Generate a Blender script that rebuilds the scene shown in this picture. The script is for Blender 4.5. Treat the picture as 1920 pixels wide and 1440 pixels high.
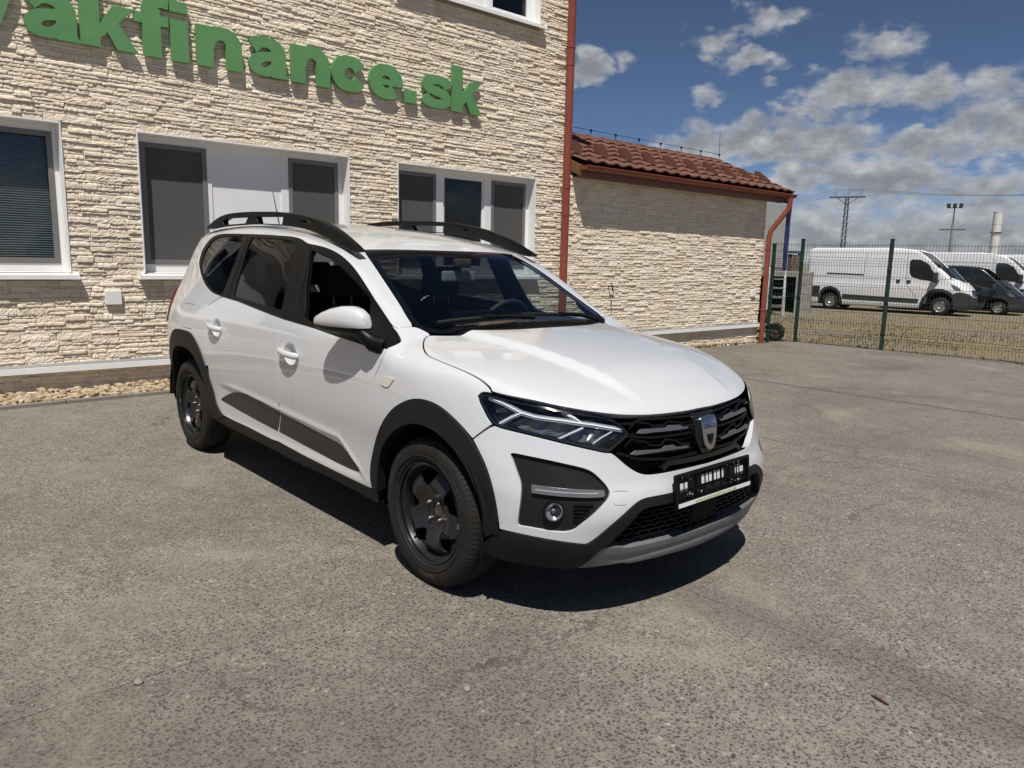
import bpy, bmesh, math, random
import numpy as np
from mathutils import Vector, Matrix, noise
from mathutils.geometry import delaunay_2d_cdt
for o in list(bpy.data.objects): bpy.data.objects.remove(o)
R = math.radians
SC = bpy.context.scene
COL = SC.collection
# ------------------------------------------------------------------ camera
def set_camera():
    cd = bpy.data.cameras.new('camera'); co = bpy.data.objects.new('camera', cd); COL.objects.link(co)
    yaw, pitch, roll = 2.4097, -.1674, .0233
    f = Vector((math.cos(yaw)*math.cos(pitch), math.sin(yaw)*math.cos(pitch), math.sin(pitch)))
    r = f.cross(Vector((0,0,1))).normalized(); u = r.cross(f)
    r2 = r*math.cos(roll)+u*math.sin(roll); u2 = -r*math.sin(roll)+u*math.cos(roll)
    m = Matrix((r2, u2, -f)).transposed().to_4x4(); m.translation = (2.4955, -2.6206, 1.4075)
    co.matrix_world = m
    cd.sensor_fit = 'HORIZONTAL'; cd.sensor_width = 36; cd.lens = 26.1
    cd.clip_start = .05; cd.clip_end = 6000
    SC.camera = co
set_camera()
SC.render.resolution_x = 1024; SC.render.resolution_y = 768
SUN_DIR = Vector((.36, -.35, 1.0)).normalized()        # towards the sun
SUN_EL = math.asin(SUN_DIR.z); SUN_AZ = math.atan2(SUN_DIR.x, SUN_DIR.y)
vs = SC.view_settings
vs.view_transform = 'Standard'; vs.look = 'None'; vs.gamma = 1.0; vs.use_curve_mapping = False
vs.exposure = 0.34
# ------------------------------------------------------------------ node helper
class NT:
    def __init__(s, tree): s.t = tree; s.n = tree.nodes; s.l = tree.links
    def node(s, typ, **kw):
        n = s.n.new(typ)
        for k, v in kw.items(): setattr(n, k, v)
        return n
    def put(s, sock, v):
        if isinstance(v, bpy.types.NodeSocket): s.l.new(v, sock)
        elif v is not None: sock.default_value = v
    def math(s, op, a, b=None, c=None, clamp=False):
        n = s.node('ShaderNodeMath', operation=op, use_clamp=clamp)
        s.put(n.inputs[0], a)
        if b is not None: s.put(n.inputs[1], b)
        if c is not None: s.put(n.inputs[2], c)
        return n.outputs[0]
    def vmath(s, op, a, b=None, scale=None):
        n = s.node('ShaderNodeVectorMath', operation=op)
        s.put(n.inputs[0], a)
        if b is not None: s.put(n.inputs[1], b)
        if scale is not None: s.put(n.inputs['Scale'], scale)
        return n.outputs['Value'] if op in ('LENGTH','DOT_PRODUCT','DISTANCE') else n.outputs[0]
    def mr(s, v, a, b, c=0., d=1., smooth=False):
        n = s.node('ShaderNodeMapRange', interpolation_type='SMOOTHSTEP' if smooth else 'LINEAR')
        for i, x in enumerate((v, a, b, c, d)): s.put(n.inputs[i], x)
        return n.outputs[0]
    def noise(s, vec, scale, detail=4., rough=.55, dist=0., color=False):
        n = s.node('ShaderNodeTexNoise')
        if vec is not None: s.put(n.inputs['Vector'], vec)
        n.inputs['Scale'].default_value = scale; n.inputs['Detail'].default_value = detail
        n.inputs['Roughness'].default_value = rough; n.inputs['Distortion'].default_value = dist
        return n.outputs['Color' if color else 0]
    def voro(s, vec, scale, feature='F1', rnd=1., out=0):
        n = s.node('ShaderNodeTexVoronoi', feature=feature)
        if vec is not None: s.put(n.inputs['Vector'], vec)
        n.inputs['Scale'].default_value = scale; n.inputs['Randomness'].default_value = rnd
        return n.outputs[out]
    def mix(s, f, a, b, blend='MIX'):
        n = s.node('ShaderNodeMix', data_type='RGBA', blend_type=blend)
        s.put(n.inputs[0], f); s.put(n.inputs[6], a); s.put(n.inputs[7], b)
        return n.outputs[2]
    def ramp(s, f, stops):
        n = s.node('ShaderNodeValToRGB'); e = n.color_ramp.elements
        while len(e) < len(stops): e.new(.5)
        for x, (p, c) in zip(e, stops): x.position = p; x.color = c if len(c) == 4 else (*c, 1)
        s.put(n.inputs[0], f); return n.outputs[0]
    def bump(s, h, strength=.3, dist=.01, normal=None):
        n = s.node('ShaderNodeBump'); s.put(n.inputs['Height'], h)
        n.inputs['Strength'].default_value = strength; n.inputs['Distance'].default_value = dist
        if normal is not None: s.l.new(normal, n.inputs['Normal'])
        return n.outputs[0]
    def sep(s, v):
        n = s.node('ShaderNodeSeparateXYZ'); s.put(n.inputs[0], v); return n.outputs
    def comb(s, x, y, z):
        n = s.node('ShaderNodeCombineXYZ')
        for i, q in enumerate((x, y, z)): s.put(n.inputs[i], q)
        return n.outputs[0]
# ------------------------------------------------------------------ sky
def set_world():
    w = bpy.data.worlds.new('World'); SC.world = w; w.use_nodes = True
    t = NT(w.node_tree); t.n.clear()
    out = t.node('ShaderNodeOutputWorld'); bg = t.node('ShaderNodeBackground')
    sky = t.node('ShaderNodeTexSky', sky_type='NISHITA', sun_disc=False)
    sky.sun_elevation = SUN_EL; sky.sun_rotation = SUN_AZ
    sky.altitude = 1800; sky.air_density = .55; sky.dust_density = .25; sky.ozone_density = 2.2
    d = t.node('ShaderNodeTexCoord').outputs['Generated']
    x, y, z = t.sep(d)
    az = t.math('ARCTAN2', y, x); el = t.math('ARCSINE', z)
    # clouds standing in the part of the sky that the photograph shows: azimuth, elevation, half sizes, strength
    blobs = CLOUDS
    p = t.comb(az, el, 0.)
    wob = t.noise(t.comb(az, t.math('MULTIPLY', el, 1.6), 1.3), 26., 2., .6, color=True)
    p = t.vmath('ADD', p, t.vmath('SCALE', t.vmath('SUBTRACT', wob, (.5,.5,.5)), scale=.055))
    p = t.vmath('MULTIPLY', p, (1,1,0))
    acc = None
    for a, e, ra, re, s in blobs:
        v = t.vmath('MULTIPLY', t.vmath('SUBTRACT', p, (a, e, 0)), (s/ra, s/re, 0))
        f = t.math('SUBTRACT', s, t.vmath('LENGTH', v))
        acc = f if acc is None else t.math('MAXIMUM', acc, f)
    acc = t.math('SMOOTH_MAX', acc, t.mr(el, .03, .16, .8, -.5), .2)     # low deck round the horizon
    out_ = t.noise(t.comb(az, t.math('MULTIPLY', el, 1.7), 9.1), 3.2, 2., .5)     # loose clouds over the rest of the sky
    far = t.mr(t.math('ABSOLUTE', t.math('SUBTRACT', az, 2.12)), .36, .6, 0., 1.)
    acc = t.math('MAXIMUM', acc, t.math('ADD', t.math('MULTIPLY', t.math('SUBTRACT', out_, .56), 4.5), t.math('MULTIPLY', t.math('SUBTRACT', far, 1.), 3.)))
    def puff(e):
        return t.math('MULTIPLY', t.math('SUBTRACT', t.noise(t.comb(az, t.math('MULTIPLY', e, 1.7), .5), 21., 6., .62), .5), 1.9)
    n0 = puff(el); n1 = puff(t.math('ADD', el, .018))
    d0 = t.math('ADD', t.math('MULTIPLY', acc, 1.5), n0)
    lit = t.math('ADD', t.math('SUBTRACT', n0, n1), t.mr(d0, .05, .9, .28, -.22))
    mask = t.mr(d0, .0, 1.05, smooth=True)
    shade = t.math('ADD', t.mr(lit, -.4, .5, .18, 1.0), t.math('MULTIPLY', t.mr(d0, .5, 1.3), -.18), clamp=True)
    c = t.ramp(shade, [(0., (.33,.345,.375)), (.4, (.54,.55,.57)), (.75, (.82,.82,.81)), (1., (1.0,.99,.96))])
    cl = t.vmath('SCALE', c, scale=CLOUD_GAIN)
    col = t.mix(t.math('MULTIPLY', mask, .93), sky.outputs[0], cl)
    t.l.new(col, bg.inputs[0]); bg.inputs[1].default_value = SKY_STRENGTH
    t.l.new(bg.outputs[0], out.inputs[0])
    w.cycles.sampling_method = 'NONE'
SKY_STRENGTH = .06
CLOUD_GAIN = 9.5
CLOUDS = [(2.3189,0.2376,0.033,0.0273,1.2),(2.2791,0.2452,0.0187,0.0129,0.55),(2.1713,0.2625,0.0345,0.0187,0.6),(2.1288,0.2411,0.0445,0.0187,0.75),(2.1766,0.2471,0.0158,0.0158,0.5),(2.1045,0.2834,0.0445,0.0187,0.55),(1.9741,0.2498,0.0489,0.0244,0.65),(2.1717,0.2034,0.0259,0.0158,0.5),(2.0982,0.2128,0.0216,0.0115,0.5),(2.0057,0.201,0.0754,0.0345,0.95),(1.9282,0.1968,0.0474,0.0287,0.85),(1.8565,0.1924,0.0431,0.0287,0.7),(2.0507,0.1812,0.0575,0.0144,0.65),(1.9929,0.1859,0.0431,0.0158,0.7),(2.1093,0.1485,0.1365,0.0374,1.15),(2.1861,0.1467,0.0575,0.0244,0.9),(2.0241,0.1479,0.079,0.0345,1.05),(2.0585,0.1307,0.1078,0.0244,0.9),(1.8972,0.1518,0.0682,0.0158,1),(1.9326,0.1365,0.1078,0.0259,0.85),(1.8528,0.1599,0.0647,0.0359,0.9),(1.8405,0.1373,0.0718,0.0287,1),(2.0624,0.104,0.0431,0.0244,1.1),(2.0204,0.1065,0.0647,0.0187,0.8),(1.9622,0.1022,0.1221,0.0273,1),(1.8703,0.0938,0.1078,0.0244,0.85),(1.9941,0.0752,0.1868,0.0172,0.7),(1.8573,0.0676,0.1293,0.0172,0.75)]
set_world()
def set_sun():
    l = bpy.data.lights.new('sun', 'SUN'); l.energy = 4.2; l.angle = R(.53); l.color = (1, .955, .89)
    o = bpy.data.objects.new('sun', l); COL.objects.link(o)
    o.rotation_euler = SUN_DIR.to_track_quat('Z', 'Y').to_euler(); o.location = (6, -6, 18)
set_sun()
# ------------------------------------------------------------------ general helpers
def tag(o, label=None, cat=None, group=None, kind=None):
    if label: o['label'] = label
    if cat: o['category'] = cat
    if group: o['group'] = group
    if kind: o['kind'] = kind
    return o
def empty(name, loc=(0,0,0), rz=0., parent=None):
    o = bpy.data.objects.new(name, None); COL.objects.link(o); o.location = loc; o.rotation_euler = (0,0,rz)
    o.empty_display_size = .1
    if parent: o.parent = parent
    return o
def link_mesh(name, me, mat=None, parent=None):
    o = bpy.data.objects.new(name, me); COL.objects.link(o)
    if mat is not None and len(me.materials) == 0: me.materials.append(mat)
    if parent is not None: o.parent = parent
    return o
def mesh(name, V, Fc, mat=None, parent=None, smooth=False, normals=None):
    me = bpy.data.meshes.new(name)
    me.from_pydata([tuple(v) for v in V], [], [tuple(f) for f in Fc]); me.update()
    if smooth: me.polygons.foreach_set('use_smooth', [True]*len(me.polygons))
    if normals is not None: me.normals_split_custom_set_from_vertices([tuple(n) for n in normals])
    return link_mesh(name, me, mat, parent)
def sharp(me, ang=35):
    me.polygons.foreach_set('use_smooth', [True]*len(me.polygons))
    me.set_sharp_from_angle(angle=R(ang))
class MB:
    """collects boxes, tubes and sheets for ONE mesh object"""
    def __init__(s): s.V = []; s.F = []
    def add(s, V, F):
        b = len(s.V); s.V += [tuple(v) for v in V]; s.F += [tuple(i+b for i in f) for f in F]; return s
    def box(s, a, b, m=None):
        x0,y0,z0 = a; x1,y1,z1 = b
        V = [(x0,y0,z0),(x1,y0,z0),(x1,y1,z0),(x0,y1,z0),(x0,y0,z1),(x1,y0,z1),(x1,y1,z1),(x0,y1,z1)]
        if m is not None: V = [m @ Vector(v) for v in V]
        return s.add(V, [(3,2,1,0),(4,5,6,7),(0,1,5,4),(1,2,6,5),(2,3,7,6),(3,0,4,7)])
    def bar(s, p, q, w, h, up=(0,0,1)):
        p = Vector(p); q = Vector(q); d = (q-p).normalized(); a = d.cross(Vector(up))
        if a.length < 1e-5: a = d.cross(Vector((1,0,0)))
        a.normalize(); b = a.cross(d)
        V = []
        for c in (p, q): V += [c-a*w/2-b*h/2, c+a*w/2-b*h/2, c+a*w/2+b*h/2, c-a*w/2+b*h/2]
        return s.add(V, [(0,1,2,3),(7,6,5,4),(0,4,5,1),(1,5,6,2),(2,6,7,3),(3,7,4,0)])
    def tube(s, pts, r, n=10, caps=True, closed=False):
        pts = [Vector(p) for p in pts]; N = len(pts)
        rr = r if isinstance(r, (list, tuple)) else [r]*N
        V = []; F = []; ref = None
        for i, p in enumerate(pts):
            if closed: d = (pts[(i+1)%N]-pts[i-1]).normalized()
            else: d = ((pts[i+1] if i < N-1 else p) - (pts[i-1] if i else p)).normalized()
            if ref is None:
                ref = d.orthogonal().normalized()
            ref = (ref - d*ref.dot(d)).normalized(); b = d.cross(ref)
            for k in range(n):
                t = 2*math.pi*k/n; V.append(p + (ref*math.cos(t)+b*math.sin(t))*rr[i])
        m = N if closed else N-1
        for i in range(m):
            for k in range(n):
                a = i*n+k; a2 = i*n+(k+1)%n; j = ((i+1)%N)*n
                F.append((a, a2, j+(k+1)%n, j+k))
        if caps and not closed:
            F.append(tuple(range(n))[::-1]); F.append(tuple((N-1)*n+k for k in range(n)))
        return s.add(V, F)
    def prism(s, poly, f0, f1):
        """poly 2d -> two 3d loops"""
        n = len(poly); V = [f0(*p) for p in poly]+[f1(*p) for p in poly]
        F = [tuple(range(n))[::-1], tuple(range(n, 2*n))] + [(i, (i+1)%n, n+(i+1)%n, n+i) for i in range(n)]
        return s.add(V, F)
    def lathe(s, prof, c, axis='y', n=48, a0=0., a1=2*math.pi):
        """prof: (offset along axis, radius)"""
        c = Vector(c); V = []; F = []; full = abs(a1-a0-2*math.pi) < 1e-6; m = n if full else n+1
        for (h, r) in prof:
            for k in range(m):
                t = a0+(a1-a0)*k/n
                if axis == 'y': V.append(c+Vector((r*math.cos(t), h, r*math.sin(t))))
                elif axis == 'z': V.append(c+Vector((r*math.cos(t), r*math.sin(t), h)))
                else: V.append(c+Vector((h, r*math.cos(t), r*math.sin(t))))
        for i in range(len(prof)-1):
            for k in range(n if full else m-1):
                k2 = (k+1) % m
                F.append((i*m+k, i*m+k2, (i+1)*m+k2, (i+1)*m+k))
        return s.add(V, F)
    def build(s, name, mat=None, parent=None, smooth=None, bevel=None, recalc=True):
        me = bpy.data.meshes.new(name); me.from_pydata(s.V, [], s.F); me.update()
        if recalc or bevel:
            bm = bmesh.new(); bm.from_mesh(me)
            if recalc: bmesh.ops.recalc_face_normals(bm, faces=bm.faces)
            if bevel:
                es = [e for e in bm.edges if len(e.link_faces) == 2 and e.calc_face_angle(0) > R(30)]
                bmesh.ops.bevel(bm, geom=es, offset=bevel, segments=2, profile=.6, affect='EDGES', clamp_overlap=True)
            bm.to_mesh(me); bm.free()
        if smooth is not None: sharp(me, smooth)
        return link_mesh(name, me, mat, parent)
def in_poly(P, L):
    P = np.asarray(P); L = np.asarray(L); x, y = P[:,0], P[:,1]; c = np.zeros(len(P), bool)
    for (x0, y0), (x1, y1) in zip(L, np.roll(L, -1, 0)):
        if y0 == y1: continue
        k = ((y0 > y) != (y1 > y)) & (x < (x1-x0)*(y-y0)/(y1-y0)+x0); c ^= k
    return c
def resample(L, sp):
    out = []
    for a, b in zip(L, L[1:]+L[:1]):
        a = np.array(a, float); b = np.array(b, float); n = max(1, int(math.ceil(np.linalg.norm(b-a)/sp)))
        out += [tuple(a+(b-a)*i/n) for i in range(n)]
    return out
def round_poly(L, it=2, ang=58):
    """corner cutting that keeps real corners"""
    for _ in range(it):
        out = []; n = len(L)
        for i in range(n):
            a, p, b = (np.array(L[i-1]), np.array(L[i]), np.array(L[(i+1)%n]))
            u = p-a; v = b-p; lu = np.linalg.norm(u); lv = np.linalg.norm(v)
            if lu < 1e-9 or lv < 1e-9: continue
            c = math.degrees(math.acos(np.clip(u@v/lu/lv, -1, 1)))
            if c > ang or c < 2: out.append(tuple(p))
            else: out += [tuple(p-u*min(.25, .25)), tuple(p+v*.25)]
        L = out
    return L
def fill2d(polys, sp=None, union=False):
    """triangulate outer polygon with holes (even-odd) or the union of polygons; returns pts, tris"""
    V = []; E = []
    for L in polys:
        b = len(V); V += [tuple(p) for p in L]; E += [(b+i, b+(i+1)%len(L)) for i in range(len(L))]
    if sp:
        A = np.array(V); mn = A.min(0); mx = A.max(0)
        xs = np.arange(mn[0], mx[0]+sp, sp); ys = np.arange(mn[1], mx[1]+sp, sp*.866)
        G = np.array([(x+(.5*sp if j % 2 else 0), y) for j, y in enumerate(ys) for x in xs])
        k = np.zeros(len(G), bool)
        for L in polys: k = (k | in_poly(G, L)) if union else (k ^ in_poly(G, L))
        G = G[k]
        if len(G):
            B = np.array([p for L in polys for p in resample(L, sp*.5)])
            keep = np.ones(len(G), bool)
            for i in range(0, len(G), 2000):
                dd = ((G[i:i+2000,None,:]-B[None])**2).sum(-1).min(1); keep[i:i+2000] = dd > (sp*.45)**2
            V += [tuple(p) for p in G[keep]]
    r = delaunay_2d_cdt([Vector(v) for v in V], E, [], 0, 1e-7)
    P = np.array([tuple(v) for v in r[0]]); T = np.array([f for f in r[2]])
    C = P[T].mean(1); k = np.zeros(len(C), bool)
    for L in polys: k = (k | in_poly(C, L)) if union else (k ^ in_poly(C, L))
    return P, T[k]
def slab2d(name, polys, f, depth, mat, parent, union=False, axis=None):
    """extruded flat shape: f(u,v,d) -> 3d point"""
    P, T = fill2d(polys, None, union)
    n = len(P); V = [f(u, v, depth) for u, v in P]+[f(u, v, 0.) for u, v in P]
    F = [tuple(t) for t in T]+[tuple(t[::-1]+n) for t in T]
    ed = {}
    for t in T:
        for a, b in ((t[0],t[1]),(t[1],t[2]),(t[2],t[0])): ed[(a,b)] = 1
    for a, b in ed:
        if (b, a) not in ed: F.append((a, b, b+n, a+n)[::-1])
    me = bpy.data.meshes.new(name); me.from_pydata([tuple(v) for v in V], [], [tuple(int(i) for i in x) for x in F])
    bm = bmesh.new(); bm.from_mesh(me)
    bmesh.ops.delete(bm, geom=[v for v in bm.verts if not v.link_faces], context='VERTS')
    bmesh.ops.recalc_face_normals(bm, faces=bm.faces); bm.to_mesh(me); bm.free()
    return link_mesh(name, me, mat, parent)
# ------------------------------------------------------------------ materials
MAT = {}
def pmat(name, col, rough=.5, metal=0., spec=.5, coat=0., fn=None, **kw):
    m = bpy.data.materials.new(name); m.use_nodes = True; t = NT(m.node_tree)
    b = t.n['Principled BSDF']
    b.inputs['Base Color'].default_value = (*col, 1); b.inputs['Roughness'].default_value = rough
    b.inputs['Metallic'].default_value = metal; b.inputs['Specular IOR Level'].default_value = spec
    b.inputs['Coat Weight'].default_value = coat; b.inputs['Coat Roughness'].default_value = .03
    if fn: fn(t, b)
    MAT[name] = m; return m
def obj_co(t): return t.node('ShaderNodeTexCoord').outputs['Object']
def geo_co(t): return t.node('ShaderNodeNewGeometry').outputs['Position']
def grain(scale=40., amt=.12, bump=.15, dist=.003, rough=None, world=True):
    """slight colour variation and fine relief on a plain surface"""
    def fn(t, b):
        co = geo_co(t) if world else obj_co(t)
        c = b.inputs['Base Color'].default_value[:3]
        n = t.noise(co, scale, 6., .6); n2 = t.noise(co, scale*.08, 4., .6)
        k = t.math('ADD', t.math('MULTIPLY', n, .5), t.math('MULTIPLY', n2, .5))
        lo = tuple(x*(1-amt*1.6) for x in c); hi = tuple(min(1, x*(1+amt)) for x in c)
        t.l.new(t.ramp(k, [(.3, lo), (.7, hi)]), b.inputs['Base Color'])
        if bump: t.l.new(t.bump(n, bump, dist), b.inputs['Normal'])
        r0 = b.inputs['Roughness'].default_value
        t.l.new(t.mr(n2, .3, .7, max(0, r0-.1), min(1, r0+.1)), b.inputs['Roughness'])
    return fn

# ------------------------------------------------------------------ materials of the setting
def m_concrete(t, b):
    co = geo_co(t)
    warp = t.vmath('ADD', co, t.vmath('SCALE', t.noise(co, 9., 2., color=True), scale=.02))
    def pebbles(scale, keep, lo, hi):
        d = t.voro(warp, scale); c = t.voro(warp, scale, out=1)
        cs = t.sep(c)
        m = t.math('MULTIPLY', t.mr(d, lo, hi, 1., 0., True), t.mr(cs[0], keep-.02, keep+.02, 1., 0.))
        return m, cs[1]
    p1, c1 = pebbles(68., .88, .27, .48)
    p2, c2 = pebbles(125., .85, .28, .5)
    p3, c3 = pebbles(34., .22, .20, .34)
    wear = t.noise(co, .55, 5., .6)                      # where the paste is worn off the aggregate
    wear2 = t.noise(co, 2.3, 5., .6)
    w = t.mr(t.math('ADD', t.math('MULTIPLY', wear, .6), t.math('MULTIPLY', wear2, .4)), .33, .52, .55, 1., True)
    paste = t.ramp(t.noise(co, 6., 8., .7), [(.25, (.180,.160,.137)), (.55, (.232,.210,.182)), (.8, (.295,.270,.237))])
    fine = t.ramp(t.noise(co, 260., 3., .7), [(.3, (.58,.58,.58)), (.7, (1.34,1.33,1.31))])
    paste = t.mix(1., paste, fine, 'MULTIPLY')
    peb = t.ramp(c1, [(0., (.035,.031,.027)), (.45, (.085,.076,.066)), (.88, (.058,.052,.046)), (1., (.40,.37,.33))])
    mk = t.math('MULTIPLY', t.math('MAXIMUM', t.math('MAXIMUM', p1, t.math('MULTIPLY', p2, .75)), p3), w)
    col = t.mix(t.math('MULTIPLY', mk, .9), paste, peb)
    dirt = t.mr(t.noise(co, .33, 6., .68, .8), .44, .66, 0., .8, True)
    col = t.mix(dirt, col, t.mix(.55, col, (.082,.070,.057,1)))
    lightp = t.mr(t.noise(t.vmath('ADD', co, (7.,3.,0.)), .9, 6., .66, .5), .52, .72, 0., .8, True)
    col = t.mix(lightp, col, t.mix(.5, col, (.33,.295,.245,1)))
    # soil washed along the slab joints
    x, y, z = t.sep(co)
    wob = t.math('MULTIPLY', t.math('SUBTRACT', t.noise(co, 1.6, 5., .6), .5), .30)
    for j, wd_, a in ((0., .13, .34), (3.0, .02, .3), (6.08, .05, .6), (9.05, .025, .3)):
        dd = t.math('ABSOLUTE', t.math('SUBTRACT', t.math('ADD', y, wob if wd_ > .05 else t.math('MULTIPLY', wob, .25)), j))
        col = t.mix(t.math('MULTIPLY', t.mr(dd, wd_*.3, wd_*1.7, 1., 0., True), a), col, (.082,.072,.062,1))
    cw = t.vmath('ADD', co, t.vmath('SCALE', t.noise(co, 2.2, 5., .65, color=True), scale=.55))
    ck = t.math('MULTIPLY', t.mr(t.voro(cw, .23, 'DISTANCE_TO_EDGE'), .0008, .0032, 1., 0.), t.mr(t.noise(co, .6, 3.), .46, .6, 0., .75))
    col = t.mix(ck, col, (.06,.052,.044,1))
    t.l.new(col, b.inputs['Base Color'])
    h = t.math('ADD', t.math('MULTIPLY', t.noise(co, 190., 5., .7), .5), t.math('MULTIPLY', mk, -.45))
    h = t.math('ADD', h, t.math('MULTIPLY', t.noise(co, 14., 4., .6), .6))
    t.l.new(t.bump(h, .55, .006), b.inputs['Normal'])
pmat('concrete', (.19,.17,.15), .9, spec=.25, fn=m_concrete)
def m_soil(t, b):
    co = geo_co(t)
    n = t.noise(co, .35, 7., .65, .5); n2 = t.noise(co, 9., 6., .7)
    soil = t.ramp(n2, [(.3, (.13,.11,.085)), (.7, (.24,.205,.16))])
    dry = t.ramp(n2, [(.3, (.13,.105,.06)), (.7, (.26,.21,.125))])
    x, y, z = t.sep(co)
    t.l.new(t.mix(t.mr(n, .42, .56, 0., 1., True), soil, dry), b.inputs['Base Color'])
    t.l.new(t.bump(n2, .5, .05), b.inputs['Normal'])
pmat('soil', (.2,.17,.12), .95, spec=.1, fn=m_soil)
pmat('joint_dirt', (.13,.118,.102), .95, spec=.1, fn=grain(60., .3))
def m_stone(t, b):
    co = geo_co(t)
    info = t.node('ShaderNodeObjectInfo')
    a = t.noise(co, 3.2, 5., .6); f = t.noise(co, 46., 7., .72); g = t.noise(co, 150., 4., .7)
    # thin split-rock ledges: stretched horizontally
    x, y, z = t.sep(co)
    led = t.noise(t.comb(t.math('MULTIPLY', x, 12.), t.math('MULTIPLY', y, 12.), t.math('MULTIPLY', z, 62.)), 1., 5., .62, .4)
    c = t.ramp(a, [(.3, (.75,.635,.49)), (.5, (.80,.70,.56)), (.72, (.84,.755,.63))])
    c = t.mix(t.mr(f, .35, .8, .0, .3), c, (.60,.48,.34,1))
    att = t.node('ShaderNodeAttribute', attribute_name='tone', attribute_type='GEOMETRY')
    c = t.mix(1., c, t.ramp(att.outputs['Fac'], [(0., (.93,.915,.89)), (.5, (1.,1.,1.)), (1., (1.04,1.04,1.04))]), 'MULTIPLY')
    t.l.new(c, b.inputs['Base Color'])
    h = t.math('ADD', t.math('ADD', t.math('MULTIPLY', f, .45), t.math('MULTIPLY', led, .9)), t.math('MULTIPLY', g, .15))
    t.l.new(t.bump(h, .62, .010), b.inputs['Normal'])
pmat('stone', (.72,.63,.5), .92, spec=.15, fn=m_stone)
pmat('mortar', (.42,.36,.29), .95, spec=.1, fn=grain(50., .2))
pmat('white_pvc', (.80,.80,.79), .35, fn=grain(25., .04, .03))
pmat('white_sheet', (.86,.86,.85), .4, fn=grain(12., .06, .05))
pmat('screen_frame', (.17,.165,.16), .45, fn=grain(30., .08, .03))
pmat('zinc', (.34,.345,.34), .5, .5, fn=grain(9., .14, .05))
pmat('blind', (.48,.50,.52), .5, fn=grain(8., .1, 0))
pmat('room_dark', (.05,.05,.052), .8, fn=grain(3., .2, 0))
def m_screen(t, b):          # insect mesh: dark, half see-through
    x = t.node('ShaderNodeBsdfTransparent'); m = t.node('ShaderNodeMixShader')
    m.inputs[0].default_value = .62; out = t.n['Material Output']
    t.l.new(x.outputs[0], m.inputs[1]); t.l.new(b.outputs[0], m.inputs[2]); t.l.new(m.outputs[0], out.inputs[0])
pmat('insect_mesh', (.13,.13,.128), .7, spec=.1, fn=m_screen)
def glassy(tint, refl=1.0, rough=.0):
    def fn(t, b):
        out = t.n['Material Output']
        tr = t.node('ShaderNodeBsdfTransparent'); tr.inputs[0].default_value = (*tint, 1)
        gl = t.node('ShaderNodeBsdfGlossy'); gl.inputs['Roughness'].default_value = rough
        g = t.node('ShaderNodeNewGeometry')
        c = t.math('ABSOLUTE', t.vmath('DOT_PRODUCT', g.outputs['Normal'], g.outputs['Incoming']))
        fr = t.math('ADD', .045, t.math('MULTIPLY', .955, t.math('POWER', t.math('SUBTRACT', 1., c, clamp=True), 5.)))
        m = t.node('ShaderNodeMixShader')
        t.l.new(t.math('MULTIPLY', fr, refl, clamp=True), m.inputs[0])
        t.l.new(tr.outputs[0], m.inputs[1]); t.l.new(gl.outputs[0], m.inputs[2]); t.l.new(m.outputs[0], out.inputs[0])
    return fn
pmat('window_glass', (.5,.5,.5), .05, fn=glassy((.72,.76,.76), .9))
pmat('sign_green', (.115,.285,.105), .5, fn=grain(12., .08, .05, .001))
pmat('pipe_red', (.235,.058,.034), .42, .0, fn=grain(20., .14, .04))
pmat('fascia_brown', (.16,.062,.035), .5, fn=grain(20., .15, .05))
pmat('soffit_wood', (.20,.10,.05), .6, fn=grain(30., .25, .1))
def m_tile(t, b):
    co = geo_co(t); oi = t.node('ShaderNodeObjectInfo')
    c = t.ramp(oi.outputs['Random'], [(0., (.125,.055,.036)), (.5, (.15,.068,.045)), (1., (.17,.082,.056))])
    n = t.noise(co, 30., 6., .7)
    t.l.new(t.mix(t.mr(n, .3, .75, 0., .45), c, (.09,.048,.035,1)), b.inputs['Base Color'])
    t.l.new(t.bump(t.noise(co, 180., 3., .6), .3, .004), b.inputs['Normal'])
pmat('roof_tile', (.23,.1,.065), .75, spec=.25, fn=m_tile)
pmat('dark_metal', (.035,.035,.037), .5, .6, fn=grain(40., .2, .05))
pmat('pebble', (.52,.43,.31), .85, spec=.2, fn=lambda t, b: t.l.new(t.ramp(t.noise(geo_co(t), 14., 3., .7), [(.3, (.20,.145,.085)), (.5, (.36,.28,.18)), (.7, (.50,.43,.33))]), b.inputs['Base Color']))
pmat('kerb_stone', (.24,.215,.185), .9, spec=.2, fn=grain(40., .2, .3, .005))

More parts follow.
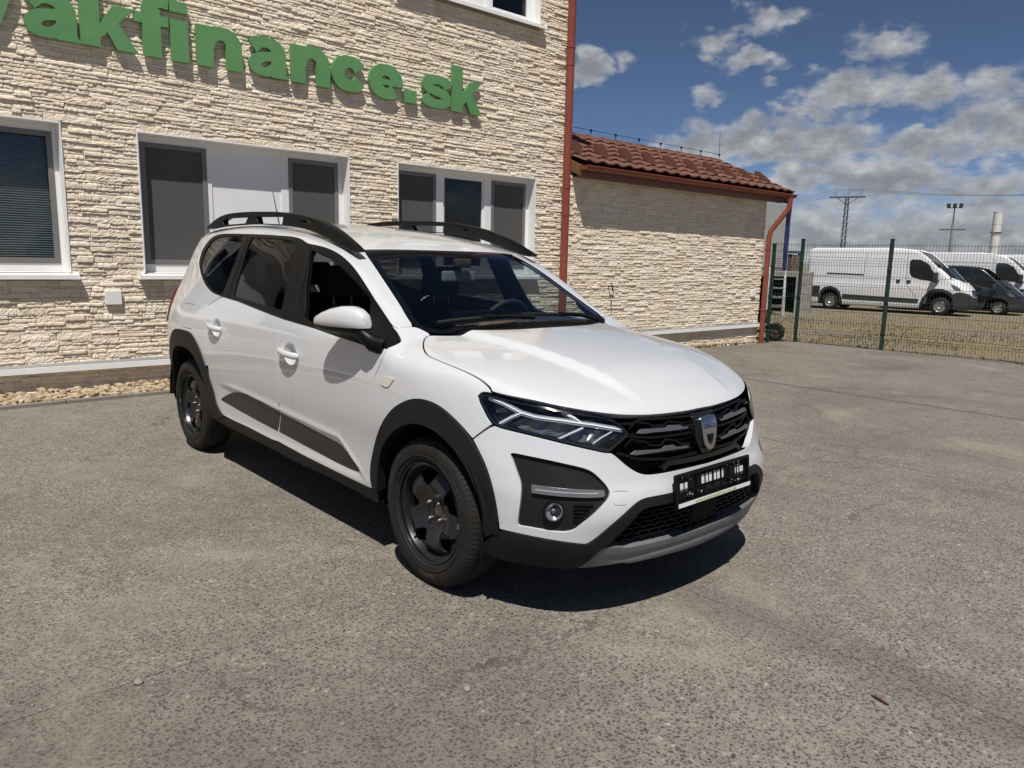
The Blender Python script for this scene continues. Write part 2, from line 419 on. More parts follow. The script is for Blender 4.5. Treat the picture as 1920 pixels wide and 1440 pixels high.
# ------------------------------------------------------------------ ground
def gz(x, y):
    if y <= 1: return 0.
    if y <= 13: return -.0145*(y-1)*(1-math.exp(-(y-1)*.9))
    if y <= 32: return -.174-.0085*(y-13)
    return -.3355
def sheet(name, x0, x1, y0, y1, nx, ny, dz, mat, zf=gz, kind='structure', parent=None):
    V = [(x0+(x1-x0)*i/nx, y0+(y1-y0)*j/ny, 0) for j in range(ny+1) for i in range(nx+1)]
    V = [(x, y, zf(x, y)+dz) for x, y, _ in V]
    F = [(j*(nx+1)+i, j*(nx+1)+i+1, (j+1)*(nx+1)+i+1, (j+1)*(nx+1)+i) for j in range(ny) for i in range(nx)]
    o = mesh(name, V, F, mat, parent, True)
    if kind: o['kind'] = kind
    return o
def far_ground():
    # one sheet to the horizon; finer near the yard
    xs = [-2500,-600,-200,-80]+[-60+4*i for i in range(26)]+[60,140,500,2500]
    ys = [-2500,-500,-120,-40]+[-30+3*i for i in range(36)]+[100,200,600,2500]
    V = [(x, y, gz(x, y)-.055) for y in ys for x in xs]; n = len(xs)
    F = [(j*n+i, j*n+i+1, (j+1)*n+i+1, (j+1)*n+i) for j in range(len(ys)-1) for i in range(n-1)]
    o = mesh('ground', V, F, MAT['soil'], None, True); o['kind'] = 'structure'
far_ground()
YX = [-5.19, 0.0, 6.0, 12.0]; YY = [-15.0,-12.0,-9.0,-6.0,-3.0, 0.0, 3.0, 6.08, 9.05, 12.05]
def paving():
    base = sheet('paved_yard', -5.2, 12.05, -15, 12.12, 8, 40, -.004, MAT['joint_dirt'])
    rnd = random.Random(5)
    for i in range(len(YX)-1):
        for j in range(len(YY)-1):
            x0, x1, y0, y1 = YX[i], YX[i+1], YY[j], YY[j+1]; g = .0011
            nx = 30; ny = 15; V = []; F = []
            def e(): return rnd.uniform(-.001, .0012)
            for b in range(ny+1):
                for a in range(nx+1):
                    x = x0+g+(x1-x0-2*g)*a/nx; y = y0+g+(y1-y0-2*g)*b/ny
                    if a == 0: x += abs(e())
                    if a == nx: x -= abs(e())
                    if b == 0: y += abs(e())*1.6
                    if b == ny: y -= abs(e())*1.6
                    V.append((x, y, gz(x, y)))
            F = [(b*(nx+1)+a, b*(nx+1)+a+1, (b+1)*(nx+1)+a+1, (b+1)*(nx+1)+a) for b in range(ny) for a in range(nx)]
            ring = [a for a in range(nx+1)]+[b*(nx+1)+nx for b in range(1, ny+1)]+[ny*(nx+1)+a for a in range(nx-1, -1, -1)]+[b*(nx+1) for b in range(ny-1, 0, -1)]
            k = len(V); V += [(V[q][0], V[q][1], V[q][2]-.05) for q in ring]; n = len(ring)
            F += [(ring[q], k+q, k+(q+1)%n, ring[(q+1)%n]) for q in range(n)]
            mesh('slab', V, F, MAT['concrete'], base)
paving()

# ------------------------------------------------------------------ buildings: local frame s along the wall, y into the building
TH = 1.5544
HOUSE = empty('office_building', (-5.6, 0, 0), TH); ANNEX = empty('annex_building', (-5.6, 0, 0), TH)
tag(HOUSE, 'two storey beige stone clad building with white windows', 'building')
tag(ANNEX, 'low beige stone clad annex with brown tiled roof', 'building')
WIN = [(-3.32,-1.0,1.18,2.55), (-.35,1.96,1.18,2.55), (2.63,4.95,1.18,2.55), (2.63,4.95,4.62,5.95)]
def walls():
    m = MB(); y0, y1 = .035, .42
    zs = [(-.4,1.18), (1.18,2.55), (2.55,4.62), (4.62,5.95), (5.95,6.6)]
    for za, zb in zs:
        cuts = sorted((w[0], w[1]) for w in WIN if w[2] <= za+1e-6 and w[3] >= zb-1e-6)
        s = -9.
        for a, b in cuts:
            m.box((s, y0, za), (a, y1, zb)); s = b
        m.box((s, y0, za), (5.62, y1, zb))
    m.box((5.30, y1, -.4), (5.62, 9., 6.6)); m.box((-9., y1, -.4), (-8.7, 9., 6.6)); m.box((-8.7, 8.7, -.4), (5.3, 9., 6.6))
    m.build('wall', MAT['mortar'], HOUSE)
    MB().box((-9.3, -.35, 6.6), (5.9, 9.3, 6.8)).build('roof', MAT['fascia_brown'], HOUSE)
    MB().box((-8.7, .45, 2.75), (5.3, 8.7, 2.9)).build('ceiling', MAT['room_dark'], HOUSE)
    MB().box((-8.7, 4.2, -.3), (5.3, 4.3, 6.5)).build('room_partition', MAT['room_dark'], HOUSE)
    m = MB(); m.box((5.66, y0, -.5), (11.12, .4, 2.78)); m.box((10.9, .4, -.5), (11.12, 3.1, 2.78)); m.box((5.66, 2.9, -.5), (10.9, 3.1, 2.78))
    m.prism([(0.4, 2.78), (3.1, 2.78), (1.6, 3.42)], lambda a, b: (10.92, a, b), lambda a, b: (11.10, a, b))
    m.build('wall', MAT['mortar'], ANNEX)
walls()
def stone_protos():
    P = []; rnd = random.Random(11)
    for k in range(30):
        nx, nz = 17, 4; seed = Vector((k*7.3, k*3.1, 0)); V = []; F = []
        nl = rnd.choice((0,0,0,1)); ledges = sorted(rnd.uniform(.2,.8) for _ in range(nl)); steps = [rnd.uniform(-.004,.004) for _ in range(nl+1)]
        slope = -rnd.uniform(.001, .006)
        vs_ = rnd.uniform(.25,.75) if rnd.random() < .4 else None; vd = rnd.uniform(-.004,.004)
        for j in range(nz+1):
            for i in range(nx+1):
                u = i/nx; v = j/nz
                li = sum(v+.12*noise.noise(seed+Vector((u*3, 9, 1))) > l for l in ledges)
                d = .030+steps[li]+slope*(v-.5)+.0035*noise.noise(seed+Vector((u*4.5, v*1.2, 3)))+.0065*abs(noise.noise(seed+Vector((u*9, v*3.5, 5))))+.006*abs(noise.noise(seed+Vector((u*22, v*4, 8))))-.005+.003*noise.noise(seed+Vector((u*40, v*9, 2)))
                if vs_ and u > vs_: d += vd
                e = min(u*nx, (1-u)*nx, v*nz, (1-v)*nz)
                if e < .5: d -= .0015+.004*max(0., noise.noise(seed+Vector((u*6, v*5, 40))))
                jx = .10/nx*noise.noise(seed+Vector((u*9, v*9, 20))) if 0 < i < nx else 0
                ez = .16*noise.noise(seed+Vector((u*5, v*3, 30)))
                V.append((u+jx, -max(.006, d), v+(ez if 0 < j < nz else ez*.5)))
        for j in range(nz):
            for i in range(nx): F.append((j*(nx+1)+i, j*(nx+1)+i+1, (j+1)*(nx+1)+i+1, (j+1)*(nx+1)+i))
        ring = list(range(nx+1))+[j*(nx+1)+nx for j in range(1, nz+1)]+[nz*(nx+1)+i for i in range(nx-1, -1, -1)]+[j*(nx+1) for j in range(nz-1, 0, -1)]
        n = len(V); V += [(V[q][0], .0, V[q][2]) for q in ring]; m = len(ring)
        F += [(ring[q], n+q, n+(q+1)%m, ring[(q+1)%m]) for q in range(m)]
        P.append((np.array(V), np.array(F)))
    return P
SP = stone_protos()
def lay(rnd, s0, s1, z0, z1, holes):
    out = []; z = z0
    while z < z1-1e-4:
        h = rnd.choice((.026,.032,.036,.042,.048,.055,.07))
        if z1-z-h < .024: h = z1-z
        spans = []; s = s0
        for a, b in sorted((w[0], w[1]) for w in holes if w[2] < z+h-1e-3 and w[3] > z+1e-3):
            spans.append((s, a)); s = b
        spans.append((s, s1))
        for a, b in spans:
            x = a+.0
            first = True
            while x < b-1e-4:
                L = rnd.choice((.07,.11,.16,.2,.26,.34))*rnd.uniform(.85,1.2)
                if first: L *= rnd.uniform(.4,1.); first = False
                if b-x-L < .05: L = b-x
                if h >= .055 and rnd.random() < .4:
                    q = rnd.uniform(.35,.65); out += [(x, z, L, h*q), (x, z+h*q, L, h*(1-q))]
                else: out.append((x, z, L, h))
                x += L
        z += h
    return out
def clad(root, stones, seed, camloc, nparts=300):
    rnd = random.Random(seed)
    cl = Vector((0,0,0))
    rot = Matrix.Rotation(-TH, 3, 'Z'); c = rot @ (Vector(camloc)-Vector((-5.6,0,0)))
    def size(q): return q[2]*q[3]/((q[0]-c.x)**2+(c.y)**2+(q[1]-c.z)**2)
    vis = sorted(stones, key=size, reverse=True)
    # only those in view count for the single stones
    meshes = []
    for k, (V, F) in enumerate(SP):
        me = bpy.data.meshes.new('stone'); me.from_pydata([tuple(v) for v in V], [], [tuple(int(i) for i in f) for f in F]); me.update()
        at = me.attributes.new('tone', 'FLOAT', 'POINT'); at.data.foreach_set('value', [rnd.random()]*len(V))
        me.polygons.foreach_set('use_smooth', [False]*len(me.polygons))
        me.materials.append(MAT['stone']); meshes.append(me)
    AV = []; AF = []; AT = []; nb = 0
    for i, (x, z, L, h) in enumerate(vis):
        k = rnd.randrange(len(SP)); dep = rnd.uniform(.93,1.09)+(rnd.uniform(0,.2) if rnd.random() < .12 else 0); base = .036-rnd.uniform(0,.006)
        if i < nparts:
            o = link_mesh('stone', meshes[k], None, root); o.location = (x+.001, base, z+.0008); o.scale = (L-.002, dep, h-.0016)
        else:
            V, F = SP[k]; W = V*np.array((L-.002, dep, h-.0016))+np.array((x+.001, base, z+.0008))
            AV.append(W); AF.append(F+nb); nb += len(W); AT.append(np.full(len(W), rnd.random()))
    AV = np.concatenate(AV); AF = np.concatenate(AF); AT = np.concatenate(AT)
    me = bpy.data.meshes.new('stone_cladding')
    me.vertices.add(len(AV)); me.vertices.foreach_set('co', AV.ravel())
    me.loops.add(AF.size); me.loops.foreach_set('vertex_index', AF.ravel())
    me.polygons.add(len(AF)); me.polygons.foreach_set('loop_start', np.arange(0, AF.size, 4)); me.polygons.foreach_set('loop_total', np.full(len(AF), 4))
    me.update(); me.validate()
    at = me.attributes.new('tone', 'FLOAT', 'POINT'); at.data.foreach_set('value', AT)
    o = link_mesh('stone_cladding', me, MAT['stone'], root); o['kind'] = 'stuff'
CAMLOC = (2.4955, -2.6206, 1.4075)
def cladding():
    rnd = random.Random(3); st = []
    S0, S1 = -2.3, 5.655
    for za, zb in ((-.2,.25),(.25,1.105),(1.105,2.55),(2.55,4.54),(4.54,5.5)):
        hol = [(w[0]-(.0), w[1]+(.0), 1.105 if w[2] < 2 else 4.54, w[3]) for w in WIN]
        st += lay(rnd, S0, S1, za, zb, hol)
    # keep the ones that can appear in the picture and a margin
    clad(HOUSE, st, 21, CAMLOC)
    # the return face at the corner
    st2 = lay(rnd, 5.66, 11.16, -.35, 2.66, [])
    clad(ANNEX, st2, 22, CAMLOC)
    # corner of the house: stone ends seen edge-on
    me = None
    for z in np.arange(2.2, 5.5, .11):
        m = MB().box((5.60, .03, z), (5.655+rnd.uniform(-.008,.012), .30+rnd.uniform(0,.12), z+.105)); o = m.build('corner_stone', MAT['stone'], HOUSE, bevel=.006)
cladding()
def window(root, s0, s1, z0, z1, panes, sill=True):
    """panes: (sa, sb, kind) kind: glass / screen / blind / panel"""
    w = empty('window', (0,0,0), 0, root)
    fy = .15
    m = MB()       # plastered white reveal
    m.box((s0-.004, -.004, z0), (s0+.008, fy+.08, z1)); m.box((s1-.008, -.004, z0), (s1+.004, fy+.08, z1)); m.box((s0+.008, -.004, z1-.010), (s1-.008, fy+.08, z1+.003))
    m.build('reveal', MAT['white_sheet'], w)
    m = MB(); d0, d1 = fy, fy+.07
    bars = [s0+.008]+[None]
    edges = [(s0+.008, panes[0][0])]+[(a[1], b[0]) for a, b in zip(panes, panes[1:])]+[(panes[-1][1], s1-.008)]
    for a, b in edges: m.box((a, d0, z0), (b, d1, z1-.010))
    for sa, sb, k in panes:
        m.box((sa, d0+.001, z0), (sb, d1, z0+.085)); m.box((sa, d0+.001, z1-.075), (sb, d1, z1-.010))
    m.build('frame', MAT['white_pvc'], w, bevel=.004)
    for sa, sb, k in panes:
        za, zb = z0+.085, z1-.075
        if k == 'panel':
            MB().box((sa, d0+.012, za), (sb, d0+.04, zb)).build('panel', MAT['white_pvc'], w); continue
        if k in ('screen', 'blind'):
            m = MB(); t = .048
            for a in ((sa, d0-.008, za, sa+t, zb), (sb-t, d0-.008, za, sb, zb)): m.box((a[0], a[1], a[2]), (a[3], d0+.014, a[4]))
            m.box((sa+t, d0-.008, za), (sb-t, d0+.014, za+t)); m.box((sa+t, d0-.008, zb-t), (sb-t, d0+.014, zb))
            m.build('screen_frame', MAT['screen_frame'], w, bevel=.003)
            if k == 'screen':
                MB().box((sa+t, d0+.002, za+t), (sb-t, d0+.0025, zb-t)).build('insect_screen', MAT['insect_mesh'], w)
        m = MB(); t = .03
        m.box((sa, d0+.018, za), (sa+t, d0+.05, zb)); m.box((sb-t, d0+.018, za), (sb, d0+.05, zb)); m.box((sa+t, d0+.018, za), (sb-t, d0+.05, za+t)); m.box((sa+t, d0+.018, zb-t), (sb-t, d0+.05, zb))
        m.build('sash', MAT['white_pvc' if k == 'glass' else 'screen_frame'], w, bevel=.003)
        MB().box((sa+t, d0+.03, za+t), (sb-t, d0+.036, zb-t)).build('pane', MAT['window_glass'], w)
        if k == 'blind':
            m = MB(); z = za+t+.01
            while z < zb-t:
                m.add([(sa+t, d0+.060, z), (sb-t, d0+.060, z), (sb-t, d0+.078, z+.016), (sa+t, d0+.078, z+.016)], [(0,1,2,3)]); z += .022
            for x in (sa+.16, sb-.16): m.box((x, d0+.057, za), (x+.002, d0+.058, zb))
            m.build('blind', MAT['blind'], w, recalc=False)['kind'] = 'stuff'
    if sill:
        m = MB(); m.prism([(-.075, z0-.062), (-.075, z0-.022), (.14, z0+.004), (.14, z0-.012), (-.066, z0-.034), (-.066, z0-.062)], lambda y, z: (s0-.055, y, z), lambda y, z: (s1+.055, y, z))
        m.box((s0-.058, -.078, z0-.064), (s0-.052, .05, z0+.006)); m.box((s1+.052, -.078, z0-.064), (s1+.058, .05, z0+.006))
        m.build('sill', MAT['white_sheet'], w)
    return w
window(HOUSE, *WIN[0], [(-3.25,-2.62,'blind'), (-2.53,-1.83,'panel'), (-1.74,-1.05,'blind')])
window(HOUSE, *WIN[1], [(-.29,.36,'screen'), (.41,1.18,'panel'), (1.27,1.89,'screen')])
window(HOUSE, *WIN[2], [(2.70,3.31,'screen'), (3.43,4.13,'glass'), (4.25,4.89,'screen')])
window(HOUSE, *WIN[3], [(2.70,3.31,'screen'), (3.40,4.10,'panel'), (4.20,4.87,'glass')])
def trims():
    def strip(root, s0, s1, z, name, mat_top, mat_f):
        MB().prism([(.03, z+.052), (-.012, z+.046), (-.060, z+.032), (-.060, z+.0285), (.03, z+.045)], lambda y, q: (s0, y, q), lambda y, q: (s1, y, q)).build('flashing', mat_top, root)
        MB().box((s0, -.062, z-.034), (s1, -.030, z+.028)).build(name, mat_f, root, bevel=.004)
    strip(HOUSE, -9., 5.64, .275, 'plinth_trim', MAT['zinc'], MAT['white_sheet'])
    strip(ANNEX, 5.68, 11.2, .195, 'plinth_trim', MAT['zinc'], MAT['white_sheet'])
    # small white cover plates
    for root, s, z, w, h in ((HOUSE, -.725, .87, .145, .135), (ANNEX, 10.83, .77, .13, .13)):
        m = MB().box((s, -.03, z), (s+w, .01, z+h)); o = m.build('cover_plate', MAT['white_pvc'], root, bevel=.004)
    # outdoor tap
    m = MB(); m.tube([(6.60, .0, 1.0), (6.60, -.09, 1.0)], .011, 8); m.tube([(6.60, -.09, 1.02), (6.60, -.09, .96), (6.60, -.11, .93)], .012, 8); m.bar((6.56, -.075, 1.05), (6.64, -.075, 1.05), .012, .012); m.tube([(6.60, -.075, 1.0), (6.60, -.075, 1.05)], .007, 6)
    m.tube([(6.60, -.11, .93), (6.61, -.10, .85), (6.60, -.09, .80)], .007, 6)
    o = m.build('tap', MAT['dark_metal'], ANNEX, 40)
trims()
def pipe(root, pts, r, clips, coll, label):
    p = empty('downpipe', (0,0,0), 0, root)
    MB().tube(pts, r, 16).build('pipe', MAT['pipe_red'], p, 40)
    for c in clips:
        m = MB().tube([(c[0], c[1], c[2]-.012), (c[0], c[1], c[2]+.012)], r+.006, 16); m.bar((c[0], c[1], c[2]), (c[0], .03, c[2]), .02, .02)
        m.build('clip', MAT['pipe_red'], p, 40)
    for c in coll: MB().tube([(c[0], c[1], c[2]-.05), (c[0], c[1], c[2]+.05)], r+.005, 16).build('collar', MAT['pipe_red'], p, 40)
pipe(HOUSE, [(5.455,-.115,-.2), (5.455,-.115,6.5)], .058, [(5.455,-.115,.6), (5.455,-.115,2.45), (5.455,-.115,4.4)], [(5.455,-.115,2.1), (5.455,-.115,4.2)], '')
pipe(ANNEX, [(11.16,-.10,-.25), (11.16,-.10,1.95), (11.18,-.115,2.06), (11.40,-.27,2.42), (11.44,-.32,2.52), (11.45,-.33,2.70)], .05, [(11.16,-.10,.5), (11.16,-.10,1.7)], [(11.16,-.10,1.2)], '')
# ------------------------------------------------------------------ annex roof
def annex_roof():
    e0 = Vector((0, -.19, 2.842)); rd = Vector((0, 1.58, 3.58))     # eave and ridge in (y,z)
    s0, s1 = 5.70, 11.74
    sl = (rd-e0); L = sl.length; u = sl/L; nrm = Vector((0, -u.z, u.y))
    m = MB()
    m.prism([(e0.y+.03, e0.z-.05), (rd.y, rd.z-.045), (3.3, 2.80), (3.3, 2.74), (rd.y, rd.z-.12), (e0.y+.05, e0.z-.12)], lambda a, b: (s0, a, b), lambda a, b: (s1-.02, a, b))
    m.build('roof_deck', MAT['fascia_brown'], ANNEX)
    # tiles, one by one
    nc, nr = 20, 6; w = (s1-s0)/nc; c = L/nr
    V = []; F = []; nx = 10
    for k, (t, lift) in enumerate(((-.045, .030), (c-.03, .004))):
        for i in range(nx+1):
            x = i/nx; z = .030*(.5+.5*math.cos((x-.28)*2*math.pi))**1.5
            V.append(Vector((x*w, 0, 0))+u*t+nrm*(z+lift))
    for i in range(nx): F.append((i, i+1, nx+2+i, nx+1+i))
    b = len(V)
    for i in range(nx+1): V.append(V[i]-nrm*.024)
    for i in range(nx): F.append((i+1, i, b+i, b+i+1))
    me = bpy.data.meshes.new('roof_tile'); me.from_pydata([tuple(v) for v in V], [], F); me.update(); sharp(me, 50); me.materials.append(MAT['roof_tile'])
    rnd = random.Random(8)
    roof = empty('roof', (0,0,0), 0, ANNEX)
    for r in range(nr):
        for k in range(nc):
            o = link_mesh('roof_tile', me, None, roof); p = e0+u*(r*c)+nrm*(.002*r+rnd.uniform(0,.004)); o.location = (s0+k*w, p.y, p.z)
    # snow guards
    m = MB()
    for q in range(4):
        for a in range(3):
            p0 = u*(q*.05-.09)+nrm*(.045+.012*q); x = (a-1)*.07
            m.box((x-.028, p0.y-.012, p0.z-.03), (x+.028, p0.y+.014, p0.z+.045))
    gm = m.build('snow_guard', MAT['fascia_brown'], roof).data; first = True
    for r, off in ((1, 0), (2, 1)):
        for k in range(off, nc, 2):
            p = e0+u*(r*c+.16); x = s0+(k+.75)*w
            if first: o = bpy.data.objects[[x_.name for x_ in roof.children if x_.name.startswith('snow_guard')][0]]; first = False
            else: o = link_mesh('snow_guard', gm, None, roof)
            o.location = (x, p.y, p.z)
    # ridge caps, wire and rod
    for k in range(16):
        x = s0+k*(s1-s0)/16; m = MB(); n = 8; Vv = []
        for j, (xx, r_) in enumerate(((x, .10), (x+.40, .086))):
            for i in range(n+1):
                t = math.pi*i/n; Vv.append((xx, rd.y+math.cos(t)*r_, rd.z-.01+math.sin(t)*r_*.7))
        m.add(Vv, [(i, i+1, n+2+i, n+1+i) for i in range(n)]); m.build('ridge_cap', MAT['roof_tile'], roof, 60, recalc=False)
    m = MB()
    ps = [(s0+q*(s1-s0)/9, rd.y, rd.z+.15) for q in range(10)]
    m.tube(ps, .005, 5)
    for p in ps[::1]: m.tube([(p[0], p[1], rd.z+.03), p], .006, 5); m.box((p[0]-.015, p[1]-.015, rd.z+.12), (p[0]+.015, p[1]+.015, rd.z+.165))
    m.tube([ps[-1], (s1-.02, rd.y, rd.z+.62)], .005, 5)
    m.build('lightning_wire', MAT['dark_metal'], ANNEX)
    # gutter, fascia, soffit
    g = MB(); n = 10; r = .062; gc = (e0.y-.055, e0.z-.062)
    prof = [(gc[0]+math.cos(t)*r, gc[1]+math.sin(t)*r) for t in [math.pi+math.pi*i/n for i in range(n+1)]]
    for x0, x1 in ((s0-.02, s1),):
        V = [(x, a, b) for x in (x0, x1) for a, b in prof]; g.add(V, [(i, i+1, n+2+i, n+1+i) for i in range(n)])
        g.add([(x0, a, b) for a, b in prof], [tuple(range(n+1))]); g.add([(x1, a, b) for a, b in prof], [tuple(range(n+1))])
    g.tube([(s0-.02, gc[0]-r, gc[1]), (s1, gc[0]-r, gc[1])], .009, 8)
    go = g.build('gutter', MAT['pipe_red'], ANNEX, 40, recalc=False)
    gh = MB()
    for k in range(9):
        x = s0+.3+k*.68; gh.tube([(x, gc[0]+math.cos(t)*(r+.004), gc[1]+math.sin(t)*(r+.004)) for t in [math.pi*.98+math.pi*i/8 for i in range(9)]], .005, 5)
    gh.build('gutter_hooks', MAT['pipe_red'], ANNEX, 40)
    f = MB(); f.box((s0, e0.y+.012, e0.z-.22), (s1-.03, e0.y+.035, e0.z-.03)); f.build('fascia', MAT['fascia_brown'], ANNEX)
    f = MB(); f.box((s0, e0.y+.04, e0.z-.205), (s1-.05, .04, e0.z-.19)); f.build('soffit', MAT['soffit_wood'], ANNEX)
    for k in range(7):
        f = MB(); a = e0.y+.035+k*.046*1.0
    # rake board at the gable
    f = MB(); f.prism([(e0.y+.02, e0.z-.15), (rd.y, rd.z-.10), (rd.y, rd.z+.035), (e0.y-.02, e0.z+.0)], lambda a, b: (s1-.02, a, b), lambda a, b: (s1+.012, a, b)); f.build('rake_board', MAT['fascia_brown'], ANNEX)
    f = MB(); f.prism([(e0.y+.02, e0.z-.20), (rd.y, rd.z-.14), (rd.y, rd.z+.0), (e0.y-.0, e0.z-.05)], lambda a, b: (s0-.04, a, b), lambda a, b: (s0-.012, a, b)); f.build('rake_board', MAT['soffit_wood'], ANNEX)
annex_roof()
# ------------------------------------------------------------------ letters on the wall
def stroke(path, wv=.165, wh=.125, sub=8):
    P = [np.array(p, float) for p in path]; Q = []
    for i in range(len(P)-1):
        p0 = P[max(0, i-1)]; p1 = P[i]; p2 = P[i+1]; p3 = P[min(len(P)-1, i+2)]
        for k in range(sub):
            t = k/sub; Q.append(.5*((2*p1)+(p2-p0)*t+(2*p0-5*p1+4*p2-p3)*t*t+(3*p1-p0-3*p2+p3)*t**3))
    Q.append(P[-1]); L = []; Rr = []
    for i, q in enumerate(Q):
        d = Q[min(i+1, len(Q)-1)]-Q[max(i-1, 0)]; d /= np.linalg.norm(d); n = np.array((-d[1], d[0])); w = (wh+(wv-wh)*abs(d[1]))/2
        L.append(tuple(q+n*w)); Rr.append(tuple(q-n*w))
    return L+Rr[::-1]
def rect(a, b, c, d): return [(a, b), (c, b), (c, d), (a, d)]
def arc(cx, cy, rx, ry, a0, a1, n=14): return [(cx+rx*math.cos(R(a0+(a1-a0)*i/n)), cy+ry*math.sin(R(a0+(a1-a0)*i/n))) for i in range(n+1)]
GL = {
 'v': [[(0,.39),(.165,.39),(.235,.16),(.305,.39),(.47,.39),(.325,0),(.145,0)]],
 'a': [stroke([(.055,.285),(.12,.330),(.20,.340),(.285,.322),(.335,.262),(.337,.17),(.337,.0)], .165, .10), stroke([(.34,.222),(.24,.206),(.135,.183),(.078,.125),(.105,.066),(.185,.047),(.27,.075),(.34,.14)], .135, .088), [(.30,0),(.455,0),(.42,.05),(.30,.08)]],
 'k': [rect(0,0,.165,.56), [(.16,.20),(.285,.39),(.465,.39),(.30,.21),(.16,.075)], [(.18,.235),(.305,0),(.49,0),(.295,.285)]],
 'f': [rect(.07,0,.235,.42), rect(0,.295,.31,.39), stroke([(.1525,.40),(.1525,.44),(.185,.50),(.25,.515),(.315,.510)], .165, .10)],
 'i': [rect(0,0,.168,.39), rect(0,.455,.168,.56)],
 'n': [rect(0,0,.165,.39), stroke([(.09,.20),(.13,.29),(.21,.335),(.30,.33),(.365,.275),(.377,.2),(.377,.0)], .165, .125)],
 'c': [stroke(arc(.23,.195,.148,.132,28,332), .165, .125)],
 'e': [stroke(arc(.235,.195,.152,.132,-2,318), .165, .125), rect(.08,.155,.468,.225)],
 '.': [rect(0,0,.168,.15)],
 's': [stroke([(.405,.262),(.36,.315),(.235,.338),(.12,.318),(.085,.268),(.13,.222),(.24,.198),(.345,.168),(.372,.115),(.32,.066),(.215,.05),(.10,.072),(.045,.125)], .15, .105)],
}
def sign():
    root = empty('wall_lettering', (-5.6, 0, 0), TH)
    tag(root, 'large green block letters fixed across the beige stone wall', 'sign')
    seq = [('v',-1.74),('a',-1.235),('k',-.79),('f',-.325),('i',-.0),('n',.245),('a',.765),('n',1.245),('c',1.725),('e',2.205),('.',2.705),('s',2.945),('k',3.41)]
    rnd = random.Random(4)
    for ch, s in seq:
        dz = rnd.uniform(-.006,.006)
        slab2d('letter', GL[ch], lambda u, v, d, s=s, dz=dz: (s+u, -.018-d, 3.262+dz+v), .036, MAT['sign_green'], root, union=True)
        m = MB()
        m.tube([(s+.08, .03, 3.33), (s+.08, -.018, 3.33)], .006, 5); m.build('fixing_pin', MAT['dark_metal'], root)
sign()
# ------------------------------------------------------------------ gravel strip and kerb along the house
def gravel():
    rt = empty('gravel_bed_tmp'); bpy.data.objects.remove(rt)
    rnd = random.Random(6)
    bm = bmesh.new(); bmesh.ops.create_icosphere(bm, subdivisions=1, radius=1.); pv = np.array([tuple(v.co) for v in bm.verts]); pf = np.array([[v.index for v in f.verts] for f in bm.faces]); bm.free()
    V = []; F = []; nb = 0
    ct, st_ = math.cos(TH), math.sin(TH)
    for _ in range(3600):
        s = rnd.uniform(-2.6, 5.4) if rnd.random() < .8 else rnd.uniform(5.4, 11.1); 
        ann = s > 5.4
        n = rnd.uniform(.02, .36) if not ann else rnd.uniform(.0,.10)
        x = -5.6+s*ct+n*st_; y = s*st_-n*ct
        r = rnd.choice((.010,.014,.018,.024,.032,.04))*rnd.uniform(.8,1.2)*(.7 if ann else 1.)
        p = pv*np.array((rnd.uniform(.8,1.3), rnd.uniform(.8,1.3), rnd.uniform(.45,.8)))*r*(1+.18*np.array([[rnd.uniform(-1,1)] for _ in pv]))
        a = rnd.uniform(0, 6.28); c, s_ = math.cos(a), math.sin(a); p = p @ np.array(((c,-s_,0),(s_,c,0),(0,0,1)))
        hgt = gz(x, y)+.002+r*.35+(.05*(1-n/.40) if not ann else 0)+rnd.uniform(0,.018)
        V.append(p+np.array((x, y, hgt))); F.append(pf+nb); nb += len(pv)
    o = mesh('gravel', np.concatenate(V), np.concatenate(F).tolist(), MAT['pebble'], None, False)
    tag(o, 'yellowish gravel strip along the foot of the stone wall', 'gravel', kind='stuff')
    # bed below the gravel and the kerb
    sheet('gravel_bed', -5.75, -5.20, -8., 5.6, 2, 20, .012, MAT['pebble'])
    for k in range(11):
        y0 = -5.2+k*1.0
        m = MB().box((-5.235, y0+.004, gz(0, y0)-.05), (-5.185, y0+.996, gz(0, y0+.5)+.034)); 
        o = m.build('kerb_stone', MAT['kerb_stone'], bpy.data.objects['gravel_bed'], bevel=.006)
gravel()

# ------------------------------------------------------------------ the white car
def m_paint(t, b):
    co = geo_co(t)
    n = t.noise(co, 2.2, 4., .6)
    t.l.new(t.mix(t.mr(n, .35, .7, 0., .5), (.60,.612,.626,1), (.575,.583,.593,1)), b.inputs['Base Color'])
    x, y, z = t.sep(co)
    dust = t.math('MULTIPLY', t.mr(t.noise(co, 7., 7., .7), .42, .7), t.mr(z, .25, .6, .5, .06))
    t.l.new(t.math('ADD', .30, t.math('MULTIPLY', dust, .3)), b.inputs['Roughness'])
    t.l.new(t.bump(t.noise(co, 900., 2., .5), .012, .001), b.inputs['Coat Normal']); b.inputs['Coat IOR'].default_value = 1.75
pmat('car_paint', (.74,.75,.76), .3, coat=1., fn=m_paint)
def m_plastic(t, b):
    co = geo_co(t)
    n = t.noise(co, 5., 5., .6); x, y, z = t.sep(co)
    d = t.math('MULTIPLY', t.mr(n, .4, .75), t.mr(z, .2, .6, .55, .12))
    t.l.new(t.mix(d, (.011,.011,.0115,1), (.026,.024,.022,1)), b.inputs['Base Color'])
    t.l.new(t.bump(t.noise(co, 700., 2., .5), .25, .0012), b.inputs['Normal'])
pmat('grained_plastic', (.016,.016,.0165), .55, spec=.2, fn=m_plastic)
pmat('gloss_black', (.008,.008,.009), .16, fn=grain(5., .2, 0))
pmat('satin_black', (.0065,.0065,.007), .42, spec=.17, fn=grain(9., .3, 0))
pmat('decal', (.022,.019,.017), .45, fn=grain(9., .12, 0))
pmat('seal_rubber', (.010,.010,.010), .6, fn=grain(30., .2, 0))
